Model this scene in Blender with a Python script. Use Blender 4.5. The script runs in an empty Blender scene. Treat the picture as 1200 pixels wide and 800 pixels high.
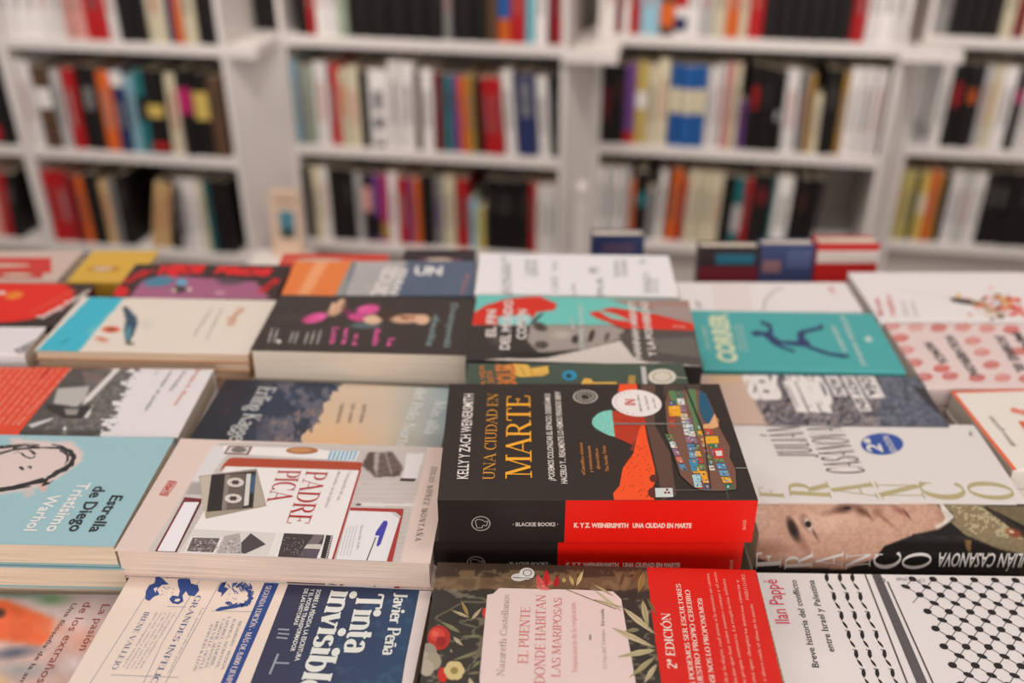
import bpy, math, random
import numpy as np
from mathutils import Vector, Matrix

random.seed(7)
SC = bpy.context.scene
COL = SC.collection

# ------------------------------------------------------------------ camera, world, light, exposure
CAMZ = 1.40
PITCH = math.radians(30.0)
FPX = 35.0 / 36.0 * 1200.0
cam_d = bpy.data.cameras.new('camera')
cam = bpy.data.objects.new('camera', cam_d)
COL.objects.link(cam)
cam.location = (0, 0, CAMZ)
cam.rotation_euler = (math.radians(90) - PITCH, 0, 0)
cam_d.lens = 35.0
cam_d.sensor_width = 36.0
cam_d.clip_start = 0.02
cam_d.dof.use_dof = True
cam_d.dof.focus_distance = 0.715
cam_d.dof.aperture_fstop = 2.6
cam_d.dof.aperture_blades = 9
SC.camera = cam

SC.view_settings.view_transform = 'Standard'
SC.view_settings.look = 'None'
SC.view_settings.gamma = 1.0
SC.view_settings.use_curve_mapping = False
SC.view_settings.exposure = 0.0

world = bpy.data.worlds.new('world')
SC.world = world
world.use_nodes = True
bg = world.node_tree.nodes['Background']
bg.inputs[0].default_value = (1.0, 0.955, 0.93, 1)
bg.inputs[1].default_value = 0.48


def area(name, loc, rot, sx, sy, power, col=(1, 0.955, 0.92)):
    d = bpy.data.lights.new(name, 'AREA')
    d.shape = 'RECTANGLE'
    d.size = sx
    d.size_y = sy
    d.energy = power
    d.color = col
    o = bpy.data.objects.new(name, d)
    COL.objects.link(o)
    o.location = loc
    o.rotation_euler = rot
    return o


area('ceiling_lamp_light', (-0.9, 1.5, 2.93), (0, 0, 0), 1.6, 0.5, 15)
area('ceiling_lamp_light', (1.3, 0.9, 2.93), (0, 0, 0), 1.6, 0.5, 15)
area('ceiling_lamp_light', (0.2, -0.9, 2.93), (0, 0, 0), 1.8, 0.5, 14)
area('window_daylight', (0, -2.95, 1.55), (math.radians(90), 0, 0), 3.6, 1.7, 75, (1, .965, .945))  # fill light added behind the viewer to brighten upright faces
WASH = [(-1.25, 1.35), (-0.1, 1.2), (1.0, 1.05)]
for wx, wy in WASH:      # unseen spots, added to brighten the bookcase fronts
    sd = bpy.data.lights.new('track_spot_light', 'SPOT')
    sd.energy = 66
    sd.color = (1, .94, .89)
    sd.spot_size = math.radians(62)
    sd.spot_blend = .8
    sd.shadow_soft_size = .05
    so = bpy.data.objects.new('track_spot_light', sd)
    COL.objects.link(so)
    so.location = (wx, wy, 2.72)
    so.rotation_euler = (math.radians(33), 0, math.radians(-8))


# ------------------------------------------------------------------ maths helpers
def ray(u, v):
    x = (u - 600.0) / FPX
    y = (v - 400.0) / FPX
    c, s = math.cos(PITCH), math.sin(PITCH)
    return Vector((x, c - y * s, -s - y * c))


def at_h(u, v, H):
    """where the sight line meets the level H below the lens"""
    r = ray(u, v)
    k = -H / r.z
    return Vector((r.x * k, r.y * k, CAMZ - H))


def to_px(X, Y, Z):
    c, s = math.cos(PITCH), math.sin(PITCH)
    z = Z - CAMZ
    depth = Y * c - z * s
    up = Y * s + z * c
    return 600 + FPX * X / depth, 400 - FPX * up / depth


def lin(c):
    out = []
    for v in c[:3]:
        v = max(0.0, min(1.0, v / 255.0))
        out.append(v / 12.92 if v <= 0.04045 else ((v + 0.055) / 1.055) ** 2.4)
    return tuple(out)


def linarr(a):
    a = np.clip(a / 255.0, 0, 1)
    return np.where(a <= 0.04045, a / 12.92, ((a + 0.055) / 1.055) ** 2.4)


# ------------------------------------------------------------------ materials
MATS = {}


def mat(col, rough=0.45, spec=0.35, coat=0.0, name='print'):
    key = (tuple(int(c) for c in col[:3]), rough, spec, coat, name)
    if key in MATS:
        return MATS[key]
    m = bpy.data.materials.new(name)
    m.use_nodes = True
    b = m.node_tree.nodes['Principled BSDF']
    b.inputs['Base Color'].default_value = (*lin(col), 1)
    b.inputs['Roughness'].default_value = rough
    b.inputs['Specular IOR Level'].default_value = spec
    b.inputs['Coat Weight'].default_value = coat
    MATS[key] = m
    return m


def attr_mat(rough=0.45, spec=0.35):
    key = ('attr', rough, spec)
    if key in MATS:
        return MATS[key]
    m = bpy.data.materials.new('printed_picture')
    m.use_nodes = True
    nt = m.node_tree
    b = nt.nodes['Principled BSDF']
    a = nt.nodes.new('ShaderNodeAttribute')
    a.attribute_name = 'Col'
    nt.links.new(a.outputs['Color'], b.inputs['Base Color'])
    b.inputs['Roughness'].default_value = rough
    b.inputs['Specular IOR Level'].default_value = spec
    MATS[key] = m
    return m


def page_mat(col):
    """paper edges: fine sheets running along the block"""
    key = ('page', tuple(col))
    if key in MATS:
        return MATS[key]
    m = bpy.data.materials.new('paper_edges')
    m.use_nodes = True
    nt = m.node_tree
    b = nt.nodes['Principled BSDF']
    tc = nt.nodes.new('ShaderNodeTexCoord')
    mp = nt.nodes.new('ShaderNodeMapping')
    mp.inputs['Scale'].default_value = (9, 9, 1700)
    nz = nt.nodes.new('ShaderNodeTexNoise')
    nz.inputs['Scale'].default_value = 1.0
    nz.inputs['Detail'].default_value = 2.0
    cr = nt.nodes.new('ShaderNodeValToRGB')
    l = lin(col)
    cr.color_ramp.elements[0].position = 0.3
    cr.color_ramp.elements[0].color = (l[0] * .72, l[1] * .69, l[2] * .66, 1)
    cr.color_ramp.elements[1].position = 0.62
    cr.color_ramp.elements[1].color = (*l, 1)
    nt.links.new(tc.outputs['Object'], mp.inputs['Vector'])
    nt.links.new(mp.outputs['Vector'], nz.inputs['Vector'])
    nt.links.new(nz.outputs['Fac'], cr.inputs['Fac'])
    nt.links.new(cr.outputs['Color'], b.inputs['Base Color'])
    b.inputs['Roughness'].default_value = 0.8
    b.inputs['Specular IOR Level'].default_value = 0.15
    MATS[key] = m
    return m


def painted_wood(name, col, rough=0.5, scale=3.0, amt=0.06):
    key = ('pw', name)
    if key in MATS:
        return MATS[key]
    m = bpy.data.materials.new(name)
    m.use_nodes = True
    nt = m.node_tree
    b = nt.nodes['Principled BSDF']
    tc = nt.nodes.new('ShaderNodeTexCoord')
    nz = nt.nodes.new('ShaderNodeTexNoise')
    nz.inputs['Scale'].default_value = scale
    nz.inputs['Detail'].default_value = 5
    cr = nt.nodes.new('ShaderNodeValToRGB')
    l = lin(col)
    cr.color_ramp.elements[0].position = 0.3
    cr.color_ramp.elements[0].color = tuple(v * (1 - amt) for v in l) + (1,)
    cr.color_ramp.elements[1].position = 0.7
    cr.color_ramp.elements[1].color = (*l, 1)
    nt.links.new(tc.outputs['Object'], nz.inputs['Vector'])
    nt.links.new(nz.outputs['Fac'], cr.inputs['Fac'])
    nt.links.new(cr.outputs['Color'], b.inputs['Base Color'])
    b.inputs['Roughness'].default_value = rough
    MATS[key] = m
    return m


# ------------------------------------------------------------------ mesh builder
class MB:
    def __init__(self):
        self.v = []
        self.f = []
        self.m = []
        self.mats = []
        self.col = {}

    def mi(self, m):
        if m not in self.mats:
            self.mats.append(m)
        return self.mats.index(m)

    def add(self, verts, faces, m):
        o = len(self.v)
        k = self.mi(m)
        self.v.extend([tuple(p) for p in verts])
        for f in faces:
            self.f.append(tuple(i + o for i in f))
            self.m.append(k)
        return o

    def box(self, x0, x1, y0, y1, z0, z1, m):
        vs = [(x0, y0, z0), (x1, y0, z0), (x1, y1, z0), (x0, y1, z0), (x0, y0, z1), (x1, y0, z1), (x1, y1, z1), (x0, y1, z1)]
        self.add(vs, [(3, 2, 1, 0), (4, 5, 6, 7), (0, 1, 5, 4), (1, 2, 6, 5), (2, 3, 7, 6), (3, 0, 4, 7)], m)

    def prism(self, pts, z0, z1, m):
        n = len(pts)
        vs = [(x, y, z0) for x, y in pts] + [(x, y, z1) for x, y in pts]
        fs = [tuple(range(n - 1, -1, -1)), tuple(range(n, 2 * n))]
        for i in range(n):
            j = (i + 1) % n
            fs.append((i, j, n + j, n + i))
        self.add(vs, fs, m)

    def build(self, name, parent=None, bevel=0.0):
        me = bpy.data.meshes.new(name)
        me.from_pydata(self.v, [], self.f)
        for m in self.mats:
            me.materials.append(m)
        if self.f:
            me.polygons.foreach_set('material_index', self.m)
        if self.col:
            ca = me.color_attributes.new('Col', 'FLOAT_COLOR', 'POINT')
            arr = np.ones((len(self.v), 4), dtype=np.float32)
            for o, a in self.col.items():
                arr[o:o + len(a), :3] = a
            ca.data.foreach_set('color', arr.ravel())
        me.update()
        ob = bpy.data.objects.new(name, me)
        COL.objects.link(ob)
        if parent:
            ob.parent = parent
        if bevel:
            md = ob.modifiers.new('bevel', 'BEVEL')
            md.width = bevel
            md.segments = 2
            md.limit_method = 'ANGLE'
        return ob


def tag(o, label=None, cat=None, group=None, kind=None):
    if label:
        o['label'] = label
    if cat:
        o['category'] = cat
    if group:
        o['group'] = group
    if kind:
        o['kind'] = kind
    return o


def empty(name, loc, rz=0.0):
    o = bpy.data.objects.new(name, None)
    o.empty_display_size = 0.05
    o.location = loc
    o.rotation_euler = (0, 0, rz)
    COL.objects.link(o)
    return o


# ------------------------------------------------------------------ lettering
SANS = {}


def sans(s, bold=0.0):
    """text in the plain sans: (verts, faces, width, cap height) in em units"""
    key = (s, bold)
    if key in SANS:
        return SANS[key]
    c = bpy.data.curves.new('t', 'FONT')
    c.body = s
    c.resolution_u = 2
    c.offset = bold
    o = bpy.data.objects.new('t', c)
    COL.objects.link(o)
    dg = bpy.context.evaluated_depsgraph_get()
    me = bpy.data.meshes.new_from_object(o.evaluated_get(dg))
    v = np.array([p.co[:2] for p in me.vertices])
    f = [tuple(p.vertices) for p in me.polygons]
    bpy.data.objects.remove(o)
    bpy.data.curves.remove(c)
    bpy.data.meshes.remove(me)
    x0, x1 = v[:, 0].min(), v[:, 0].max()
    v[:, 0] -= x0
    SANS[key] = (v, f, x1 - x0, 0.73)
    return SANS[key]


# serif alphabet drawn with a broad pen: K thick stroke, H hairline, C curve whose weight follows its direction, S serif
def _arc(cx, cy, rx, ry, a0, a1, n=12):
    return [(cx + rx * math.cos(math.radians(a0 + (a1 - a0) * i / n)), cy + ry * math.sin(math.radians(a0 + (a1 - a0) * i / n))) for i in range(n + 1)]


def V(x, y0=0, y1=1, a=1, b=1):     # upright with serifs
    r = [('K', [(x, y0), (x, y1)])]
    if a: r.append(('S', (x, y0)))
    if b: r.append(('S', (x, y1)))
    return r


G = {
    'A': (.80, [('H', [(.06, 0), (.40, 1)]), ('K', [(.38, 1), (.70, 0)]), ('H', [(.17, .33), (.60, .33)]), ('S', (.07, 0)), ('S', (.71, 0))]),
    'B': (.66, V(.15) + [('C', [(.15, .97), (.35, .97)] + _arc(.35, .74, .20, .23, 90, -90) + [(.15, .51)]), ('C', [(.3, .51)] + _arc(.36, .27, .23, .25, 90, -90) + [(.15, .02)])]),
    'C': (.72, [('C', _arc(.42, .5, .32, .49, 48, 312, 22)), ('H', [(.63, .68), (.65, .98)])]),
    'D': (.78, V(.15) + [('C', [(.15, .97), (.32, .97)] + _arc(.32, .5, .36, .47, 90, -90, 18) + [(.15, .03)])]),
    'E': (.62, V(.15) + [('H', [(.15, .97), (.54, .97), (.55, .80)]), ('H', [(.15, .52), (.42, .52)]), ('H', [(.42, .42), (.42, .62)]), ('H', [(.15, .03), (.56, .03), (.58, .23)])]),
    'F': (.58, V(.15) + [('H', [(.15, .97), (.54, .97), (.55, .78)]), ('H', [(.15, .50), (.42, .50)]), ('H', [(.42, .40), (.42, .60)])]),
    'G': (.78, [('C', _arc(.42, .5, .32, .49, 48, 300, 22)), ('H', [(.63, .68), (.65, .98)]), ('K', [(.64, .03), (.64, .42)]), ('S', (.64, .42))]),
    'H': (.80, V(.15) + V(.64) + [('H', [(.15, .51), (.64, .51)])]),
    'I': (.30, V(.15)),
    'J': (.42, [('K', [(.27, 1), (.27, .1)]), ('S', (.27, 1)), ('C', [(.27, .15)] + _arc(.14, .1, .13, .18, 0, -140, 8))]),
    'K': (.76, V(.15) + [('H', [(.15, .40), (.58, .98)]), ('K', [(.30, .58), (.66, 0)]), ('S', (.58, 1)), ('S', (.66, 0))]),
    'L': (.60, V(.15) + [('H', [(.15, .03), (.54, .03), (.56, .25)])]),
    'M': (.96, [('H', [(.15, 0), (.16, 1)]), ('K', [(.17, 1), (.47, .05)]), ('H', [(.47, .05), (.78, 1)]), ('K', [(.80, 0), (.80, 1)]), ('S', (.14, 0)), ('S', (.80, 0)), ('S', (.10, 1)), ('S', (.84, 1))]),
    'N': (.82, [('H', [(.15, 0), (.15, 1)]), ('K', [(.15, 1), (.66, .02)]), ('H', [(.67, 0), (.67, 1)]), ('S', (.15, 0)), ('S', (.10, 1)), ('S', (.67, 1))]),
    'O': (.82, [('C', _arc(.41, .5, .33, .49, 0, 360, 30))]),
    'P': (.62, V(.15) + [('C', [(.15, .97), (.34, .97)] + _arc(.34, .71, .22, .26, 90, -90) + [(.15, .45)])]),
    'Q': (.82, [('C', _arc(.41, .5, .33, .49, 0, 360, 30)), ('K', [(.42, .06), (.70, -.2)])]),
    'R': (.74, V(.15) + [('C', [(.15, .97), (.34, .97)] + _arc(.34, .73, .22, .24, 90, -90) + [(.15, .49)]), ('K', [(.36, .48), (.64, .0)]), ('S', (.66, 0))]),
    'S': (.56, [('C', _arc(.29, .75, .19, .23, 30, 250, 12) + _arc(.28, .26, .21, .25, 75, -150, 14)), ('H', [(.47, .75), (.48, .97)]), ('H', [(.08, .03), (.08, .27)])]),
    'T': (.68, V(.34, b=0) + [('H', [(.05, .78), (.06, .97), (.62, .97), (.63, .78)])]),
    'U': (.78, [('C', [(.15, 1), (.15, .30)] + _arc(.39, .30, .24, .29, 180, 360, 14) + [(.63, 1)]), ('S', (.15, 1)), ('S', (.63, 1))]),
    'V': (.76, [('K', [(.08, 1), (.38, 0)]), ('H', [(.38, 0), (.66, 1)]), ('S', (.08, 1)), ('S', (.66, 1))]),
    'W': (1.06, [('K', [(.08, 1), (.33, 0)]), ('H', [(.33, 0), (.52, .9)]), ('K', [(.50, 1), (.75, 0)]), ('H', [(.75, 0), (.97, 1)]), ('S', (.08, 1)), ('S', (.97, 1)), ('S', (.50, 1))]),
    'X': (.74, [('K', [(.10, 1), (.64, 0)]), ('H', [(.10, 0), (.62, 1)]), ('S', (.1, 0)), ('S', (.1, 1)), ('S', (.64, 0)), ('S', (.62, 1))]),
    'Y': (.72, [('K', [(.08, 1), (.36, .45)]), ('H', [(.36, .45), (.62, 1)]), ('K', [(.36, 0), (.36, .48)]), ('S', (.36, 0)), ('S', (.08, 1)), ('S', (.62, 1))]),
    'Z': (.66, [('H', [(.08, .78), (.09, .97), (.56, .97)]), ('K', [(.55, .97), (.10, .03)]), ('H', [(.09, .03), (.57, .03), (.59, .24)])]),
    'a': (.50, [('C', _arc(.25, .45, .15, .20, 160, 0, 8) + [(.40, 0)]), ('C', _arc(.24, .17, .16, .17, 60, 330, 14))]),
    'b': (.56, V(.12, 0, 1.0, 0, 1) + [('C', _arc(.28, .32, .19, .32, 140, -140, 16))]),
    'c': (.48, [('C', _arc(.28, .32, .20, .32, 45, 315, 16))]),
    'd': (.56, V(.44, 0, 1.0, 1, 1) + [('C', _arc(.27, .32, .19, .32, 40, 320, 16))]),
    'e': (.50, [('C', [(.09, .36), (.45, .36)] + _arc(.27, .32, .19, .32, 8, 320, 18))]),
    'f': (.36, [('C', _arc(.30, .84, .14, .18, 40, 180, 8) + [(.16, 0)]), ('H', [(.02, .62), (.32, .62)]), ('S', (.16, 0))]),
    'g': (.52, [('C', _arc(.25, .40, .16, .22, 0, 360, 16)), ('C', _arc(.25, -.10, .19, .15, 0, 360, 16)), ('H', [(.15, .2), (.14, .05)])]),
    'h': (.58, V(.12, 0, 1.0) + [('C', _arc(.29, .42, .17, .22, 160, 0, 9) + [(.46, 0)]), ('S', (.46, 0))]),
    'i': (.28, V(.14, 0, .64, 1, 0) + [('D', (.14, .88)), ('H', [(.02, .62), (.14, .62)])]),
    'j': (.28, [('C', [(.14, .64), (.14, -.12)] + _arc(.04, -.12, .10, .12, 0, -120, 6)), ('D', (.14, .88))]),
    'k': (.56, V(.12) + [('H', [(.12, .26), (.42, .62)]), ('K', [(.24, .38), (.48, 0)]), ('S', (.48, 0)), ('S', (.42, .63))]),
    'l': (.28, V(.14) + []),
    'm': (.86, V(.12, 0, .64) + [('C', _arc(.28, .44, .16, .2, 160, 0, 9) + [(.44, 0)]), ('C', _arc(.60, .44, .16, .2, 160, 0, 9) + [(.76, 0)]), ('S', (.44, 0)), ('S', (.76, 0))]),
    'n': (.58, V(.12, 0, .64) + [('C', _arc(.29, .42, .17, .22, 160, 0, 9) + [(.46, 0)]), ('S', (.46, 0))]),
    'o': (.54, [('C', _arc(.27, .32, .20, .32, 0, 360, 22))]),
    'p': (.56, V(.12, -.3, .64) + [('C', _arc(.28, .32, .19, .32, 140, -140, 16))]),
    'q': (.56, V(.44, -.3, .64) + [('C', _arc(.27, .32, .19, .32, 40, 320, 16))]),
    'r': (.42, V(.12, 0, .64) + [('C', _arc(.28, .46, .14, .18, 170, 50, 7))]),
    's': (.42, [('C', _arc(.21, .48, .13, .15, 30, 250, 10) + _arc(.20, .17, .15, .16, 75, -150, 10))]),
    't': (.36, [('C', [(.16, .84), (.16, .12)] + _arc(.26, .12, .10, .11, 180, 300, 6)), ('H', [(.02, .62), (.32, .62)])]),
    'u': (.58, [('C', [(.12, .64), (.12, .2)] + _arc(.27, .2, .15, .2, 180, 350, 9)), ('K', [(.44, 0), (.44, .64)]), ('S', (.12, .63)), ('S', (.44, 0))]),
    'v': (.54, [('K', [(.08, .64), (.27, 0)]), ('H', [(.27, 0), (.46, .64)]), ('S', (.08, .63)), ('S', (.46, .63))]),
    'w': (.78, [('K', [(.08, .64), (.24, 0)]), ('H', [(.24, 0), (.39, .6)]), ('K', [(.38, .64), (.54, 0)]), ('H', [(.54, 0), (.70, .64)])]),
    'x': (.54, [('K', [(.08, .64), (.46, 0)]), ('H', [(.08, 0), (.45, .64)])]),
    'y': (.54, [('K', [(.08, .64), (.28, 0)]), ('H', [(.46, .64), (.18, -.3)]), ('S', (.08, .63)), ('S', (.46, .63))]),
    'z': (.48, [('H', [(.07, .61), (.41, .61)]), ('K', [(.40, .61), (.08, .03)]), ('H', [(.08, .03), (.43, .03)])]),
    '2': (.56, [('C', _arc(.27, .74, .19, .24, 170, -30, 12) + [(.08, .05)]), ('K', [(.08, .04), (.50, .04)])]),
    '0': (.60, [('C', _arc(.30, .5, .21, .48, 0, 360, 24))]),
    '8': (.60, [('C', _arc(.30, .76, .17, .22, 0, 360, 18)), ('C', _arc(.30, .27, .22, .26, 0, 360, 18))]),
    'ª': (.36, [('C', _arc(.17, .85, .10, .11, 150, 0, 8) + [(.27, .62)]), ('C', _arc(.17, .71, .10, .09, 60, 330, 10)), ('H', [(.07, .52), (.28, .52)])]),
    '(': (.30, [('C', _arc(.34, .45, .22, .62, 130, 230, 10))]),
    ')': (.30, [('C', _arc(-.04, .45, .22, .62, 50, -50, 10))]),
    '¿': (.44, [('C', _arc(.22, .05, .15, .2, -170, 60, 10)), ('K', [(.24, .3), (.24, .48)]), ('D', (.24, .66))]),
    '.': (.24, [('D', (.12, .06))]), ',': (.24, [('K', [(.14, .1), (.08, -.14)])]), ':': (.24, [('D', (.12, .06)), ('D', (.12, .55))]),
    '-': (.36, [('K', [(.06, .35), (.30, .35)])]), '·': (.3, [('D', (.15, .45))]), ' ': (.30, []),
    '«': (.4, [('H', [(.2, .5), (.06, .3), (.2, .1)]), ('H', [(.34, .5), (.2, .3), (.34, .1)])]),
    '»': (.4, [('H', [(.06, .5), (.2, .3), (.06, .1)]), ('H', [(.2, .5), (.34, .3), (.2, .1)])]),
    '&': (.72, [('C', _arc(.32, .76, .14, .2, -60, 240, 14) + [(.62, .02)]), ('C', _arc(.30, .26, .22, .25, 110, 360, 12) + [(.62, .5)])]),
}
ACC = {'Á': 'A', 'É': 'E', 'Í': 'I', 'Ó': 'O', 'Ú': 'U', 'Ñ': 'N', 'á': 'a', 'é': 'e', 'í': 'i', 'ó': 'o', 'ú': 'u', 'ñ': 'n'}
SERIF = {}


def serif(s, thick=.13, thin=.035, sw=.11, sh=.035, track=0.0):
    key = (s, thick, thin, sw, sh, track)
    if key in SERIF:
        return SERIF[key]
    vs, fs, zs = [], [], []
    step = [0]

    def mark():
        step[0] = (step[0] + 1) % 7
        zs.extend([step[0] * .035] * (len(vs) - len(zs)))

    def strip(pts, wf):
        n = len(pts)
        o = len(vs)
        for i, (x, y) in enumerate(pts):
            a = pts[max(0, i - 1)]
            b = pts[min(n - 1, i + 1)]
            dx, dy = b[0] - a[0], b[1] - a[1]
            L = math.hypot(dx, dy) or 1
            dx, dy = dx / L, dy / L
            w = wf(dx, dy) / 2
            vs.append((x - dy * w, y + dx * w))
            vs.append((x + dy * w, y - dx * w))
        for i in range(n - 1):
            fs.append((o + 2 * i, o + 2 * i + 1, o + 2 * i + 3, o + 2 * i + 2))
        mark()

    x = 0
    for ch in s:
        base = ACC.get(ch, ch)
        if base not in G:
            base = '.'
        w, st = G[base]
        for kind, d in st:
            if kind == 'K':
                strip([(x + a, b) for a, b in d], lambda dx, dy: thick)
            elif kind == 'H':
                for i in range(len(d) - 1):
                    strip([(x + d[i][0], d[i][1]), (x + d[i + 1][0], d[i + 1][1])], lambda dx, dy: thin)
            elif kind == 'C':
                strip([(x + a, b) for a, b in d], lambda dx, dy: thin + (thick - thin) * abs(dy) ** 1.5)
            elif kind == 'S':
                if sh == 0:
                    continue
                y = d[1]
                y0, y1 = (y, y + sh) if y < .3 else (y - sh, y)
                o = len(vs)
                vs += [(x + d[0] - sw - thick * .3, y0), (x + d[0] + sw + thick * .3, y0), (x + d[0] + sw + thick * .3, y1), (x + d[0] - sw - thick * .3, y1)]
                fs.append((o, o + 1, o + 2, o + 3))
                mark()
            elif kind == 'D':
                r = max(thick * .75, .06)
                o = len(vs)
                vs += [(x + d[0] + r * math.cos(k * math.pi / 5), d[1] + r * math.sin(k * math.pi / 5)) for k in range(10)]
                fs.append(tuple(range(o, o + 10)))
                mark()
        if ch in ACC:
            top = 1.08 if ch.isupper() else .74
            if ch in 'Ññ':
                strip([(x + w * .25, top + .03), (x + w * .42, top + .12), (x + w * .58, top + .05), (x + w * .75, top + .13)], lambda dx, dy: thick * .6)
            else:
                strip([(x + w * .42, top), (x + w * .62, top + .17)], lambda dx, dy: thick * .7)
        x += w + track
    v = np.array([(a, b_, c_) for (a, b_), c_ in zip(vs, zs)])
    x0, x1 = v[:, 0].min(), v[:, 0].max()
    v[:, 0] -= x0
    # every face wound the same way
    fs = [f if sum(v[f[i]][0] * v[f[(i + 1) % len(f)]][1] - v[f[(i + 1) % len(f)]][0] * v[f[i]][1] for i in range(len(f))) > 0 else tuple(reversed(f)) for f in fs]
    SERIF[key] = (v, fs, x1 - x0, 1.0)
    return SERIF[key]


# ------------------------------------------------------------------ pictures: colour per vertex on a fine grid
def vnoise(U, W, sc, seed=0):
    rs = np.random.RandomState(seed)
    t = rs.rand(64, 64)
    x = U / sc + 1000
    y = W / sc + 1000
    xi, yi = np.floor(x).astype(int), np.floor(y).astype(int)
    fx, fy = x - xi, y - yi
    fx, fy = fx * fx * (3 - 2 * fx), fy * fy * (3 - 2 * fy)
    g = lambda i, j: t[i % 64, j % 64]
    return (g(xi, yi) * (1 - fx) * (1 - fy) + g(xi + 1, yi) * fx * (1 - fy) + g(xi, yi + 1) * (1 - fx) * fy + g(xi + 1, yi + 1) * fx * fy)


def fbm(U, W, sc, seed=0):
    return (vnoise(U, W, sc, seed) * .5 + vnoise(U, W, sc / 2.1, seed + 1) * .3 + vnoise(U, W, sc / 4.3, seed + 2) * .2)


def inpoly(U, W, poly):
    inside = np.zeros(U.shape, bool)
    n = len(poly)
    j = n - 1
    for i in range(n):
        xi, yi = poly[i]
        xj, yj = poly[j]
        if yi != yj:
            c = ((yi > W) != (yj > W)) & (U < (xj - xi) * (W - yi) / (yj - yi) + xi)
            inside ^= c
        j = i
    return inside


class Canvas:
    def __init__(self, U, W, base):
        self.U, self.W = U, W
        self.img = np.zeros(U.shape + (3,)) + np.array(base, float)

    def _mix(self, a, col):
        self.img = self.img * (1 - a[..., None]) + np.array(col, float) * a[..., None]

    def poly(self, pts, col, alpha=1.0, blur=0):
        a = inpoly(self.U, self.W, pts).astype(float)
        for _ in range(blur):
            b = a.copy()
            b[1:-1, 1:-1] = (a[1:-1, 1:-1] * 2 + a[:-2, 1:-1] + a[2:, 1:-1] + a[1:-1, :-2] + a[1:-1, 2:]) / 6
            a = b
        self._mix(a * alpha, col)

    def ell(self, cx, cy, rx, ry, col, ang=0, soft=.3, alpha=1.0):
        c, s = math.cos(math.radians(ang)), math.sin(math.radians(ang))
        dx, dy = self.U - cx, self.W - cy
        r = np.hypot((dx * c + dy * s) / rx, (-dx * s + dy * c) / ry)
        self._mix(np.clip((1 - r) / soft, 0, 1) * alpha, col)

    def where(self, mask, col, alpha=1.0):
        self._mix(np.asarray(mask, float) * alpha, col)

    def mul(self, k):
        self.img = self.img * k[..., None]


# ------------------------------------------------------------------ books
HT = 0.62           # table surface below the lens
LAY = 0.00007
PREV_H = {}
BOOKS = {}


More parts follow.
